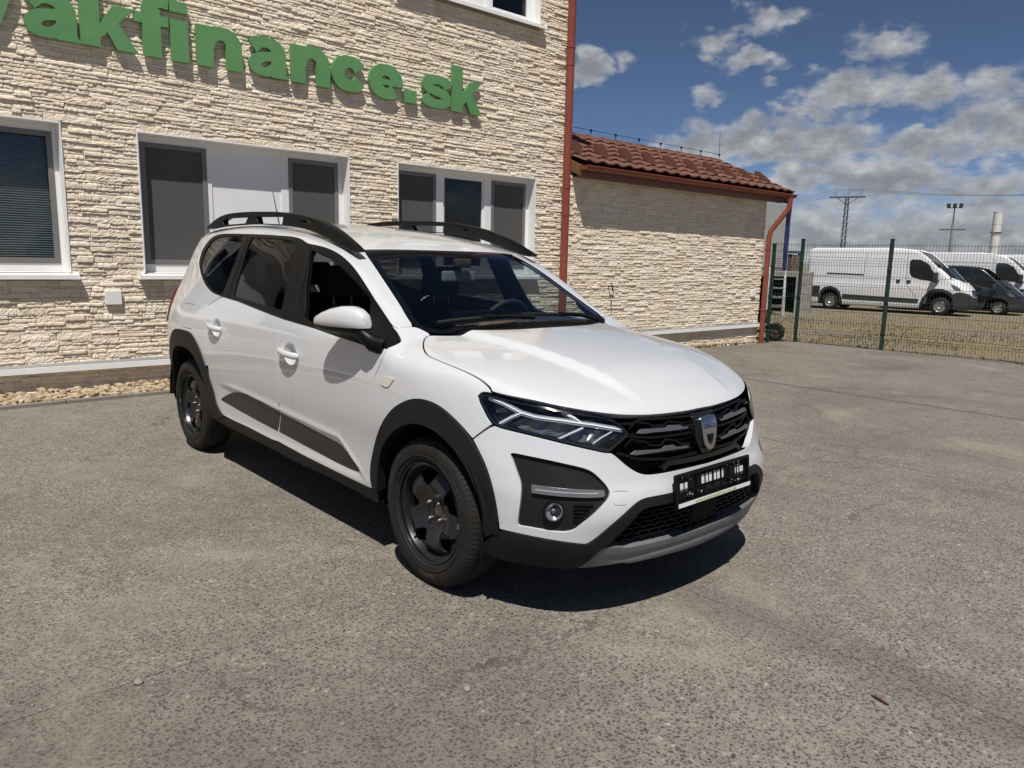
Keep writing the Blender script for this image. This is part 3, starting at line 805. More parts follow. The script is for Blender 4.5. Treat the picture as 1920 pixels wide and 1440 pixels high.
pmat('car_glass_clear', (.5,.5,.5), .02, fn=glassy((.70,.76,.77), 1.25))
pmat('car_glass_tint', (.5,.5,.5), .02, fn=glassy((.085,.088,.092), .85))
pmat('lamp_lens', (.5,.5,.5), .02, fn=glassy((.93,.94,.95), 1.1))
pmat('chrome', (.52,.51,.50), .28, 1., fn=grain(20., .06, 0))
pmat('lamp_chrome', (.85,.86,.87), .12, .9, fn=grain(20., .04, 0))
pmat('silver', (.17,.173,.178), .4, .6, fn=grain(20., .08, 0))
pmat('skid_silver', (.16,.163,.166), .5, .2, fn=grain(9., .16, .05))
pmat('lamp_bright', (.86,.87,.88), .3, 0., fn=grain(60., .04, 0))
pmat('lamp_white', (.50,.51,.52), .22, .5, fn=grain(60., .08, .1))
pmat('lamp_grey', (.16,.16,.16), .25, .35, fn=grain(60., .1, .1))
pmat('lamp_black', (.014,.014,.015), .2, fn=grain(10., .2, 0))
pmat('lamp_red', (.15,.014,.012), .14, coat=.8, fn=grain(30., .15, 0))
pmat('lamp_orange', (.62,.20,.03), .3, fn=grain(30., .15, 0))
pmat('repeater', (.66,.62,.56), .15, coat=.6, fn=grain(60., .1, .1))
def m_tyre(t, b):
    co = obj_co(t)
    n = t.noise(geo_co(t), 9., 6., .65)
    t.l.new(t.mix(t.mr(n, .35, .75, 0., .8), (.010,.0097,.0093,1), (.027,.0225,.0185,1)), b.inputs['Base Color'])
    t.l.new(t.bump(t.noise(geo_co(t), 160., 3., .6), .15, .002), b.inputs['Normal'])
pmat('tyre_rubber', (.02,.02,.02), .75, spec=.3, fn=m_tyre)
pmat('steel_black', (.014,.0145,.016), .30, .0, coat=.12, fn=grain(7., .35, .04))
pmat('brake_steel', (.22,.20,.18), .45, .8, fn=grain(30., .3, .1))
pmat('cabin_dark', (.016,.017,.019), .7, fn=grain(12., .2, .08))
pmat('cabin_grey', (.20,.205,.21), .8, fn=grain(30., .12, .05))
pmat('seat_cloth', (.028,.030,.036), .9, spec=.2, fn=grain(120., .2, .25))
pmat('liner_black', (.007,.007,.007), .85, spec=.2, fn=grain(12., .3, 0))
pmat('plate_white', (.72,.72,.70), .5, fn=grain(20., .05, 0))
pmat('plate_green', (.30,.42,.10), .5, fn=grain(20., .05, 0))
pmat('text_blue', (.02,.03,.12), .4, fn=grain(20., .05, 0))

class Sp:
    # C1 Fritsch-free cardinal cubic through points, linear extrapolation
    def __init__(s,pts):
        p=np.array(sorted(pts),float); s.x=p[:,0]; s.y=p[:,1]
        h=np.diff(s.x); d=np.diff(s.y)/h
        m=np.empty(len(s.x)); m[0]=d[0]; m[-1]=d[-1]
        m[1:-1]=(d[:-1]*h[1:]+d[1:]*h[:-1])/(h[1:]+h[:-1]); s.m=m
    def __call__(s,t):
        t=np.asarray(t,float); i=np.clip(np.searchsorted(s.x,t)-1,0,len(s.x)-2)
        h=s.x[i+1]-s.x[i]; u=(t-s.x[i])/h; uc=np.clip(u,0,1)
        a=s.y[i];b=s.y[i+1];ma=s.m[i]*h;mb=s.m[i+1]*h
        r=a*(2*uc**3-3*uc**2+1)+ma*(uc**3-2*uc**2+uc)+b*(3*uc**2-2*uc**3)+mb*(uc**3-uc**2)
        return r+np.where(u<0,u*ma,0)+np.where(u>1,(u-1)*mb,0)
def smax(a,b,k):
    h=np.clip(.5+.5*(a-b)/k,0,1); return b+(a-b)*h+k*h*(1-h)
def smin(a,b,k): return -smax(-a,-b,k)
def sstep(a,b,x):
    t=np.clip((x-a)/(b-a),0,1); return t*t*(3-2*t)
SEC=Sp([(.15,.78),(.22,.82),(.28,.85),(.33,.864),(.40,.866),(.48,.868),(.56,.874),(.65,.884),(.76,.890),(.86,.890),(.93,.884),(1.0,.874),(1.06,.860),(1.14,.832),(1.3,.772),(1.45,.712),(1.53,.672),(1.62,.62),(1.75,.55)])
PLF=Sp([(-1.0,0),(-.4,.002),(0,.004),(.2,.014),(.35,.034),(.5,.075),(.62,.125),(.72,.20),(.85,.34)])   # front inset at bumper height
PLU=Sp([(-1.2,0),(-.7,.004),(-.3,.014),(0,.032),(.2,.06),(.4,.12),(.6,.21),(.8,.34)])  # front inset at hood height
PGF=Sp([(-1.9,0),(-1.5,.002),(-1.2,.016),(-.9,.05),(-.6,.085),(-.4,.115),(-.2,.14),(.5,.2)])
PLR=Sp([(-3.75,.16),(-3.6,.125),(-3.4,.06),(-3.1,.012),(-2.8,.0),(-2.3,0),(-1.5,0)])
PLRU=Sp([(-3.75,.22),(-3.5,.15),(-3.2,.09),(-2.8,.045),(-2.3,.016),(-1.8,.004),(-1.2,0)])
XF=Sp([(.10,.68),(.18,.755),(.22,.795),(.28,.815),(.36,.826),(.45,.842),(.52,.836),(.57,.82),(.63,.81),(.70,.804),(.76,.798),(.81,.785),(.86,.755),(.95,.67)])
DF=Sp([(0,0),(.2,.008),(.4,.036),(.52,.068),(.62,.112),(.70,.17),(.76,.235),(.82,.33),(.87,.46),(.92,.65)])
HC=Sp([(-1.0,1.12),(-.6,1.10),(-.37,1.074),(-.2,1.056),(0,1.032),(.25,.992),(.45,.948),(.6,.902),(.70,.858),(.77,.808),(.85,.745)])
ROOF=Sp([(-.6,1.34),(-.9,1.437),(-1.13,1.495),(-1.4,1.548),(-1.8,1.592),(-2.3,1.620),(-2.8,1.615),(-3.2,1.59),(-3.5,1.55),(-3.7,1.51)])
XR=Sp([(.2,-3.60),(.35,-3.67),(.5,-3.70),(.65,-3.695),(.8,-3.675),(.95,-3.665),(1.1,-3.63),(1.25,-3.56),(1.4,-3.47),(1.55,-3.36),(1.65,-3.27)])
def hw(x,z):
    w=SEC(z)
    tu=sstep(.62,.95,z)
    w=w-(PLF(x)*(1-tu)+PLU(x)*tu)*(x>-1.2)
    zl=.573-.055*np.clip((x+1.95)/1.2,0,1)-.16*np.clip((x+.72)/.25,0,1)
    w=w+.005*np.exp(-((z-zl)/.018)**2)*sstep(-2.3,-2.0,x)*sstep(-.45,-.6,x)-.006*sstep(zl,zl-.03,z)*sstep(.33,.38,z)*sstep(-2.35,-2.1,x)*sstep(-.4,-.6,x)
    w=w-PGF(x)*sstep(1.0,1.16,z)*(x>-1.9)
    tr=sstep(.8,1.3,z)
    w=w-(PLR(x)*(1-tr)+PLRU(x)*tr)*(x<-1.15)
    return w
def hood(x,ay):
    z=HC(x)-(.024+.035*sstep(.15,.7,x))*(ay/.7)**2-.016*(ay/.75)**6
    yc=.30+.20*np.clip((.75-x)/1.1,0,1)          # raised centre plateau edge
    z=z+.027*(1-sstep(yc-.03,yc+.02,ay))*sstep(.76,.45,x)
    return z
def wsx(ay,z): return -.25-(z-1.05)*1.84-.05*(ay/.62)**2.2
def F(x,y,z,detail=True):
    x,y,z=np.broadcast_arrays(np.asarray(x,float),np.asarray(y,float),np.asarray(z,float))
    ay=np.sqrt(y*y+1e-6)
    side=(ay-hw(x,z))
    sl=np.where(z>1.06,.92,1.0); side=side*sl
    xf=(x-(XF(z)-DF(ay)*(1+.5*sstep(.42,.82,z)+.35*(1-sstep(.2,.36,z)))))/np.sqrt(1+np.clip((ay-.35)*2.6,0,1.6)**2)
    top=(z-hood(x,ay))*.97
    front=smax(top,xf,.05)
    ws=(x-wsx(ay,z))*.477
    rf=z-(ROOF(x)-.045*(ay/.6)**2)
    cab=smax(smax(ws,rf,.05),x+.12,.05)
    low=smin(front,cab,.012)
    r=smax(side,low,np.where(z>1.02,np.clip(.075-(z-1.02)*.2,.04,.075),.075))
    rr=(XR(z)-.13*(ay/.75)**3-x)*.95
    r=smax(r,rr,.11)
    return smax(r,.19-z,.04)
def ndir(P,e=2e-3):
    x,y,z=P[...,0],P[...,1],P[...,2]
    g=np.stack([F(x+e,y,z)-F(x-e,y,z),F(x,y+e,z)-F(x,y-e,z),F(x,y,z+e)-F(x,y,z-e)],-1)
    return g/np.linalg.norm(g,axis=-1,keepdims=True)
def cast(o,d,t0,t1,n=160,bis=22):
    o=np.broadcast_to(o,d.shape); N=len(d); t=np.full(N,t0,float); hit=np.zeros(N,bool); ta=t.copy(); tb=np.full(N,np.nan)
    st=(t1-t0)/n
    act=np.arange(N)
    for i in range(n):
        t2=t0+(i+1)*st
        P=o[act]+d[act]*t2; f=F(P[:,0],P[:,1],P[:,2])
        h=f<0
        idx=act[h]; ta[idx]=t2-st; tb[idx]=t2; act=act[~h]
        if len(act)==0: break
    ok=~np.isnan(tb); a=ta[ok];b=tb[ok];oo=o[ok];dd=d[ok]
    for _ in range(bis):
        m=(a+b)/2;P=oo+dd*m[:,None];f=F(P[:,0],P[:,1],P[:,2]);i=f<0
        b=np.where(i,m,b);a=np.where(i,a,m)
    T=np.full(N,np.nan);T[ok]=(a+b)/2
    return o+d*T[:,None]

OUT={
 'door_front':('side',[(-1.3262,1.0627),(-1.3657,0.9503),(-1.3725,0.8388),(-1.3706,0.7265),(-1.3739,0.6382),(-1.3825,0.5546),(-1.4372,0.4149),(-1.4348,0.35),(-1.1098,0.3374),(-0.7514,0.3288),(-0.4374,0.3239),(-0.4234,0.3302),(-0.4233,0.3685),(-0.4242,0.436),(-0.4116,0.5514),(-0.3979,0.6341),(-0.3798,0.7392),(-0.3749,0.8256),(-0.3672,0.876),(-0.3422,0.914),(-0.3181,0.9685),(-0.3179,1.0023),(-0.4049,1.0012),(-0.5703,1.0134),(-0.9686,1.0419),(-1.1758,1.0534)]),
 'door_rear':('side',[(-1.3262,1.0627),(-1.5304,1.078),(-1.7608,1.0984),(-2.0138,1.1155),(-2.2346,1.1273),(-2.2525,1.1312),(-2.3808,1.1046),(-2.4801,1.0587),(-2.4865,0.9977),(-2.4492,0.9196),(-2.4254,0.7691),(-2.4241,0.6661),(-2.4447,0.5872),(-2.407,0.5324),(-2.383,0.4835),(-2.3637,0.4343),(-2.3306,0.4024),(-2.2876,0.3725),(-2.2337,0.3561),(-1.8474,0.3546),(-1.5289,0.3454),(-1.4348,0.35),(-1.4372,0.4149),(-1.3825,0.5546),(-1.3739,0.6382),(-1.3706,0.7265),(-1.3725,0.8388),(-1.3657,0.9503)]),
 'body_side':('pil',[(-0.3904,0.382),(-0.3762,0.4324),(-0.3913,0.4486),(-0.4371,0.4772),(-0.5409,0.5498),(-0.6893,0.6355),(-0.8519,0.7172),(-0.9785,0.7705),(-1.0391,0.8008),(-1.05,0.7403),(-1.25,0.7634),(-1.5,0.7819),(-1.8,0.7941),(-2.1,0.8023),(-2.4,0.8051),(-2.7,0.8026),(-3.0,0.8024),(-3.2,0.804),(-3.33,0.8096),(-3.4,0.7591),(-3.47,0.6705),(-3.52,0.5211),(-3.525,0.358),(-3.55,0.1837),(-3.56,0.0),(-3.55,-0.1286),(-3.36,-0.1363),(-3.2861,-0.0929),(-3.2532,-0.0362),(-3.1959,0.0255),(-3.12,0.0781),(-3.0417,0.1087),(-2.9589,0.1131),(-2.8011,0.1131),(-2.7183,0.1087),(-2.64,0.0781),(-2.5641,0.0255),(-2.5068,-0.0362),(-2.4739,-0.0929),(-2.4241,-0.0852),(-2.4254,0.0193),(-2.4492,0.1706),(-2.4865,0.2495),(-2.4801,0.3122),(-2.3808,0.3595),(-2.2525,0.3857),(-2.352,0.3868),(-2.5153,0.4019),(-2.6969,0.4469),(-2.8615,0.5034),(-3.018,0.5744),(-3.106,0.6215),(-3.1246,0.6821),(-3.0837,0.7258),(-2.9943,0.7596),(-2.8306,0.7651),(-2.5857,0.752),(-2.3117,0.7392),(-2.0447,0.7294),(-1.7657,0.7222),(-1.5852,0.7208),(-1.4827,0.7139),(-1.4028,0.6966),(-1.356,0.6876),(-1.2778,0.689),(-1.1902,0.69),(-1.096,0.6823),(-0.9964,0.6644),(-0.8895,0.6323),(-0.7926,0.5899),(-0.6968,0.5396),(-0.6085,0.4889),(-0.5258,0.4404),(-0.4231,0.3853)]),
 'fender':('fend',[(-0.3192,0.5247),(-0.3593,0.5119),(-0.3762,0.4979),(-0.3904,0.4477),(-0.4231,0.4452),(-0.3489,0.4253),(-0.3105,0.4112),(-0.2955,0.3968),(-0.2979,0.374),(-0.3179,0.3566),(-0.3181,0.332),(-0.3422,0.298),(-0.3672,0.2729),(-0.3749,0.2381),(-0.3798,0.1724),(-0.3979,0.0811),(-0.4116,0.0014),(-0.419,-0.104),(-0.3954,-0.0455),(-0.3607,0.0223),(-0.3183,0.0812),(-0.2656,0.1362),(-0.2099,0.1789),(-0.1484,0.2096),(-0.0804,0.2304),(-0.0069,0.2398),(0.0533,0.24),(0.1117,0.2325),(0.1685,0.2156),(0.2238,0.1929),(0.2797,0.1604),(0.3571,0.2402),(0.3341,0.2527),(0.3074,0.277),(0.2841,0.296),(0.2718,0.3102),(0.28,0.3249),(0.3011,0.3333),(0.321,0.3362),(0.3116,0.349),(0.292,0.3565),(0.2556,0.3646),(0.1657,0.3719),(0.0487,0.3769),(-0.0568,0.3817),(-0.1219,0.3954),(-0.2059,0.4331),(-0.2723,0.4741),(-0.2964,0.4993),(-0.3013,0.5227)]),
 'hood':('top',[(-0.125,0.0),(-0.13,-0.2),(-0.165,-0.36),(-0.245,-0.5),(-0.3013,-0.6196),(-0.2964,-0.6492),(-0.2723,-0.6791),(-0.2059,-0.7297),(-0.1219,-0.7762),(-0.0568,-0.7899),(0.0487,-0.7866),(0.1657,-0.7801),(0.2556,-0.7722),(0.292,-0.7702),(0.3116,-0.7704),(0.3223,-0.7751),(0.4189,-0.7327),(0.5455,-0.6472),(0.6273,-0.5612),(0.6875,-0.4681),(0.7269,-0.3565),(0.7491,-0.2372),(0.7611,-0.0971),(0.7615,-0.0)],1),
 'roof':('top',[(-0.995,0.0),(-1.002,-0.2),(-1.034,-0.42),(-1.058,-0.53),(-1.05,-0.598),(-1.25,-0.598),(-1.5,-0.598),(-1.8,-0.598),(-2.1,-0.598),(-2.4,-0.598),(-2.7,-0.5974),(-3.0,-0.5881),(-3.2,-0.5758),(-3.28,-0.5695),(-3.36,-0.4),(-3.4,-0.2),(-3.41,0.0)],1),
 'windshield':('top',[(-0.235,0.0),(-0.245,-0.2),(-0.262,-0.4),(-0.2922,-0.5294),(-0.3192,-0.6201),(-0.3593,-0.6446),(-0.3913,-0.6575),(-0.4371,-0.6527),(-0.5409,-0.6277),(-0.6893,-0.6033),(-0.8519,-0.5743),(-0.9785,-0.5484),(-1.0391,-0.5262),(-1.018,-0.42),(-0.988,-0.2),(-0.985,0.0)],1),
 'bumper':('cyl',[(-0.0,0.588),(0.1355,0.5888),(0.2613,0.59),(0.3281,0.5923),(0.3623,0.5996),(0.3946,0.6163),(0.4258,0.64),(0.4562,0.6691),(0.4828,0.6914),(0.5003,0.6895),(0.5486,0.703),(0.657,0.728),(0.7663,0.749),(0.8547,0.7596),(0.8924,0.7639),(0.9189,0.7724),(1.0041,0.7036),(0.9762,0.6676),(0.9451,0.624),(0.9215,0.5736),(0.9019,0.5167),(0.8893,0.4569),(0.8799,0.4018),(0.8767,0.3701),(0.8114,0.3693),(0.7038,0.3637),(0.601,0.3513),(0.5774,0.3476),(0.5596,0.3567),(0.5292,0.3838),(0.4884,0.425),(0.4438,0.4626),(0.4002,0.4949),(0.367,0.5075),(0.3118,0.5077),(0.2442,0.507),(0.1354,0.5038),(-0.0,0.5005)],1),
 'grille':('cyl',[(0.4631,0.8243),(0.3499,0.8142),(0.2331,0.8094),(0.0958,0.8072),(0.0,0.8073),(-0.0,0.588),(0.1355,0.5888),(0.2613,0.59),(0.3281,0.5923),(0.3623,0.5996),(0.3946,0.6163),(0.4258,0.64),(0.4562,0.6691),(0.4828,0.6914),(0.4677,0.7051),(0.4399,0.7266),(0.4143,0.7453),(0.4073,0.7594),(0.422,0.7777),(0.4496,0.8043),(0.4823,0.8243)],2),
 'headlight':('cyl',[(0.9939,0.8703),(0.9817,0.8849),(0.9574,0.8883),(0.9362,0.8856),(0.8308,0.8736),(0.683,0.8571),(0.5693,0.8395),(0.4823,0.8243),(0.4496,0.8043),(0.422,0.7777),(0.4073,0.7594),(0.4143,0.7453),(0.4399,0.7266),(0.4677,0.7051),(0.4828,0.6914),(0.5003,0.6895),(0.5486,0.703),(0.657,0.728),(0.7663,0.749),(0.8547,0.7596),(0.8924,0.7639),(0.9189,0.7724),(0.9403,0.7905),(0.9637,0.8233),(0.9842,0.8507)]),
 'fog':('cyl',[(0.8429,0.671),(0.8355,0.676),(0.8209,0.6766),(0.7098,0.6651),(0.6037,0.6437),(0.5609,0.6292),(0.534,0.6054),(0.5071,0.5758),(0.4948,0.553),(0.4949,0.537),(0.5066,0.519),(0.5296,0.4957),(0.5607,0.4619),(0.5951,0.4284),(0.6141,0.4058),(0.6439,0.3948),(0.6793,0.395),(0.7307,0.3977),(0.7732,0.3993),(0.8035,0.3981),(0.8093,0.4045),(0.8071,0.4365),(0.8016,0.4869),(0.7985,0.5354),(0.8008,0.5697),(0.8119,0.5971),(0.8278,0.6355)]),
 'drl':('cyl',[(0.7613,0.5678),(0.52,0.5577),(0.514,0.5492),(0.5154,0.5361),(0.5225,0.5313),(0.7605,0.5383)]),
 'fogpod':('cyl',[(0.7652,0.5143),(0.7495,0.5226),(0.6978,0.5204),(0.6473,0.5174),(0.6371,0.5048),(0.6319,0.4847),(0.5965,0.4739),(0.5862,0.4621),(0.6351,0.4239),(0.6549,0.4163),(0.6953,0.4186),(0.7471,0.4234),(0.7659,0.4323)]),
 'tow':('cyl',[(0.4811,0.5465),(0.4722,0.5484),(0.4364,0.5458),(0.429,0.5412),(0.4314,0.5023),(0.4378,0.4945),(0.4762,0.4974),(0.4846,0.5057)]),
 'cladding':('cyl',[(-0.0,0.5005),(0.1354,0.5038),(0.2442,0.507),(0.3118,0.5077),(0.367,0.5075),(0.4002,0.4949),(0.4438,0.4626),(0.4884,0.425),(0.5292,0.3838),(0.5596,0.3567),(0.5774,0.3476),(0.601,0.3513),(0.7038,0.3637),(0.8114,0.3693),(0.8767,0.3701),(0.9534,0.2779),(0.9362,0.2429),(0.8753,0.2299),(0.753,0.2359),(0.6432,0.2384),(0.5947,0.2403),(0.5603,0.2703),(0.5284,0.3196),(0.5123,0.3279),(0.5018,0.3366),(0.4383,0.4039),(0.3933,0.4545),(0.3677,0.4718),(0.3126,0.4746),(0.2448,0.4713),(0.1536,0.4692),(-0.0,0.4676)],1),
 'skid':('cyl',[(0.5947,0.2403),(0.5603,0.2703),(0.5284,0.3196),(0.5123,0.3279),(0.4526,0.3253),(0.4253,0.3117),(0.3588,0.3133),(0.2464,0.3119),(0.1146,0.3076),(-0.0,0.3074),(-0.0,0.2248),(0.1804,0.233),(0.3399,0.2356),(0.3945,0.2336),(0.4211,0.2457),(0.504,0.2429)],1),
 'low_open':('cyl',[(0.5018,0.3366),(0.4383,0.4039),(0.3933,0.4545),(0.3677,0.4718),(0.3126,0.4746),(0.2448,0.4713),(0.1536,0.4692),(-0.0,0.4676),(-0.0,0.3074),(0.1146,0.3076),(0.2464,0.3119),(0.3588,0.3133),(0.4253,0.3117),(0.4526,0.3253)],1),
 'arch_front':('side',[(-0.4237,0.3622),(-0.419,0.4451),(-0.3954,0.5046),(-0.3607,0.5725),(-0.3183,0.6342),(-0.2656,0.6958),(-0.2099,0.7464),(-0.1484,0.7841),(-0.0804,0.8098),(-0.0069,0.8189),(0.0533,0.8147),(0.1117,0.8),(0.1685,0.774),(0.2238,0.7428),(0.2715,0.7055),(0.3116,0.6676),(0.3479,0.624),(0.3762,0.5736),(0.4,0.5167),(0.4135,0.4569),(0.4231,0.4018),(0.4298,0.3544),(0.3614,0.3409),(0.3574,0.3981),(0.3504,0.4429),(0.3338,0.4971),(0.2982,0.5587),(0.2517,0.6125),(0.1949,0.6591),(0.1284,0.6934),(0.0598,0.7137),(-0.012,0.7192),(-0.0907,0.7064),(-0.1653,0.673),(-0.2382,0.6238),(-0.3022,0.5647),(-0.3418,0.4961),(-0.3614,0.4178),(-0.3648,0.3766),(-0.3736,0.3194)]),
 'arch_rear':('side',[(-3.4,0.36),(-3.375,0.45),(-3.353,0.5324),(-3.3153,0.5872),(-3.2861,0.6584),(-3.2532,0.7143),(-3.1959,0.7752),(-3.12,0.8276),(-3.0417,0.8581),(-2.9589,0.8621),(-2.8011,0.8621),(-2.7183,0.8581),(-2.64,0.8276),(-2.5641,0.7752),(-2.5068,0.7143),(-2.4739,0.6584),(-2.4447,0.5872),(-2.407,0.5324),(-2.383,0.4835),(-2.3637,0.4343),(-2.3306,0.4024),(-2.2876,0.3725),(-2.2337,0.3561),(-2.4255,0.3104),(-2.4412,0.3615),(-2.4753,0.4089),(-2.5034,0.4729),(-2.54,0.5743),(-2.5721,0.6387),(-2.626,0.6931),(-2.702,0.7303),(-2.7895,0.7478),(-2.8615,0.748),(-2.9705,0.7478),(-3.058,0.7303),(-3.134,0.6931),(-3.1879,0.6387),(-3.22,0.5743),(-3.285,0.45),(-3.315,0.36)]),
 'sill':('side',[(-2.2337,0.3561),(-1.8474,0.3546),(-1.5289,0.3454),(-1.1098,0.3374),(-0.7514,0.3288),(-0.4374,0.3239),(-0.405,0.322),(-0.375,0.318),(-0.4,0.262),(-0.6192,0.2722),(-0.8931,0.2813),(-1.2955,0.2751),(-1.5556,0.2921),(-2.045,0.2949),(-2.4102,0.3054),(-2.4255,0.3104)]),
 'dlo':('side',[(-3.106,1.3319),(-3.1246,1.3992),(-3.0837,1.4556),(-2.9943,1.5056),(-2.8306,1.526),(-2.5857,1.5254),(-2.3117,1.5205),(-2.0447,1.5151),(-1.7657,1.5083),(-1.5852,1.5027),(-1.4827,1.4917),(-1.4028,1.4723),(-1.356,1.4611),(-1.2778,1.4556),(-1.1902,1.4454),(-1.096,1.4257),(-0.9964,1.3947),(-0.8895,1.3494),(-0.7926,1.2979),(-0.6968,1.2409),(-0.6085,1.1857),(-0.5258,1.1358),(-0.4231,1.09),(-0.3489,1.0578),(-0.3105,1.0373),(-0.2955,1.0257),(-0.2979,1.0134),(-0.3332,1.0044),(-0.4049,1.0012),(-0.5703,1.0134),(-0.9686,1.0419),(-1.1758,1.0534),(-1.3262,1.0627),(-1.5304,1.078),(-1.7608,1.0984),(-2.0138,1.1155),(-2.2346,1.1273),(-2.352,1.131),(-2.5153,1.1429),(-2.6969,1.1811),(-2.8615,1.2281),(-3.018,1.2891)]),
 'glassR':('side',[(-2.1509,1.4994),(-1.7894,1.4945),(-1.5161,1.4827),(-1.4809,1.439),(-1.4008,1.0994),(-1.5532,1.1086),(-2.1117,1.1386),(-2.1382,1.1947),(-2.1504,1.3486),(-2.1772,1.4554)]),
 'glassQ':('side',[(-3.0259,1.3332),(-3.0379,1.3997),(-2.9927,1.4555),(-2.9215,1.4994),(-2.7736,1.5145),(-2.3306,1.5136),(-2.2762,1.3958),(-2.3102,1.2565),(-2.3042,1.1679),(-2.3433,1.1364),(-2.5063,1.1484),(-2.6938,1.1917),(-2.8578,1.239),(-2.9833,1.2899)]),
 'openF':('side',[(-1.2839,1.4317),(-1.2162,1.4157),(-1.1346,1.4019),(-1.0522,1.379),(-0.9345,1.3324),(-0.818,1.2816),(-0.7189,1.2324),(-0.6547,1.2055),(-0.6328,1.1401),(-0.5616,1.0807),(-0.5941,1.0361),(-0.9872,1.0597),(-1.102,1.0724),(-1.1412,1.092),(-1.2047,1.1855),(-1.2576,1.307),(-1.2921,1.3981)]),
 'flap':('pil',[(-2.9783,0.3052),(-2.7568,0.3033),(-2.7136,0.2943),(-2.6865,0.1509),(-2.7131,0.1359),(-2.9158,0.1379),(-2.947,0.1522),(-2.9949,0.2867)]),
 'rep':('side',[(-0.3052,0.8735),(-0.2944,0.8818),(-0.2233,0.8822),(-0.2145,0.8786),(-0.247,0.8435),(-0.2642,0.8362),(-0.301,0.8394),(-0.3105,0.8485)]),
 'stR':('side',[(-2.2694,0.4676),(-2.2455,0.4823),(-2.1021,0.533),(-1.9974,0.5542),(-1.8902,0.5663),(-1.7888,0.5682),(-1.3864,0.5357),(-1.442,0.4107),(-1.6862,0.4214),(-2.017,0.4396),(-2.2589,0.4582)]),
 'stF':('side',[(-1.3796,0.5322),(-0.9775,0.5029),(-0.7931,0.4891),(-0.7271,0.4824),(-0.6617,0.4566),(-0.5736,0.4272),(-0.5288,0.3984),(-0.5364,0.388),(-0.572,0.3759),(-0.7566,0.3788),(-1.1164,0.3966),(-1.426,0.4119)]),
 'acc1':('cyl',[(0.3748,0.7557),(0.3565,0.7693),(0.292,0.7668),(0.2382,0.7636),(0.2194,0.772),(0.1569,0.7664),(0.1465,0.7569),(0.1119,0.7538),(0.119,0.7474),(0.2165,0.75),(0.2943,0.7524),(0.3514,0.7514)]),
 'acc2':('cyl',[(0.4025,0.6761),(0.3793,0.6882),(0.3103,0.6832),(0.2577,0.6798),(0.2379,0.6909),(0.1972,0.6887),(0.1805,0.6777),(0.1108,0.674),(0.1175,0.6673),(0.2178,0.6715),(0.3104,0.6723),(0.3796,0.6715)]),
 'badge':('cyl',[(0.0629,0.7666),(0.0039,0.7687),(-0.0736,0.7693),(-0.0589,0.7427),(-0.0476,0.7048),(-0.0278,0.6683),(-0.007,0.6573),(0.0139,0.6547),(0.0339,0.661),(0.046,0.6764),(0.0589,0.7138)]),
 'badge_in':('cyl',[(0.0419,0.7166),(0.004,0.7166),(-0.0325,0.7203),(-0.0207,0.6827),(-0.0011,0.6727),(0.016,0.672),(0.029,0.6804)]),
 'zigA':('cyl',[(0.4027,0.7752),(0.3698,0.8014),(0.3082,0.7897),(0.2908,0.7724),(0.2443,0.7706),(0.2121,0.7888),(0.1475,0.7776),(0.1268,0.7605),(0.0883,0.7606)]),
 'zigB':('cyl',[(0.4244,0.7047),(0.3984,0.7322),(0.3312,0.717),(0.31,0.6996),(0.2536,0.6959),(0.2376,0.7174),(0.1845,0.7058),(0.1408,0.6822),(0.0935,0.6803)]),
 'zigC':('cyl',[(0.4413,0.7984),(0.3858,0.7945),(0.3528,0.8081),(0.0674,0.7947)]),
 'grbar1':('cyl',[(0.4175,0.7456),(0.2951,0.7302),(0.0934,0.7251)]),
 'grbar2':('cyl',[(0.4559,0.6867),(0.3666,0.6546),(0.2184,0.6356),(0.0544,0.6357)]),
 'hl_top':('cyl',[(0.9484,0.8748),(0.8795,0.8556),(0.8097,0.8292),(0.7569,0.8185),(0.6571,0.8122),(0.5467,0.7975),(0.4289,0.7725)]),
 'hl_br':('cyl',[(0.8964,0.7769),(0.851,0.8066),(0.8096,0.8281)]),
 'hl_d1':('cyl',[(0.655,0.8485),(0.6228,0.8299),(0.5886,0.8051)]),
 'hl_d2':('cyl',[(0.6732,0.7405),(0.6302,0.7632),(0.5838,0.7851)]),
 'hl_d3':('cyl',[(0.5484,0.725),(0.514,0.7482),(0.4754,0.7685)]),
 'hl_r1':('cyl',[(0.8648,0.7759),(0.8088,0.811),(0.723,0.807),(0.6573,0.8022),(0.6029,0.7906),(0.6786,0.7482),(0.7386,0.7555),(0.807,0.7662)]),
 'hl_r2':('cyl',[(0.6571,0.7412),(0.5783,0.7839),(0.4902,0.7691),(0.5484,0.7261),(0.6033,0.7323)]),
 'hl_r3':('cyl',[(0.5803,0.8282),(0.5414,0.8314),(0.5102,0.8099),(0.5457,0.8083)]),
 'hl_r4':('cyl',[(0.9376,0.841),(0.8911,0.8401),(0.8741,0.8274),(0.9223,0.8192)]),
 'hl_r5':('cyl',[(0.4674,0.7344),(0.4486,0.7554),(0.4311,0.7553),(0.4522,0.7334)]),
 'gr_lip':('cyl',[(0.2603,0.6019),(0.2273,0.6215),(0.0951,0.6167),(-0.005,0.6165)]),
}

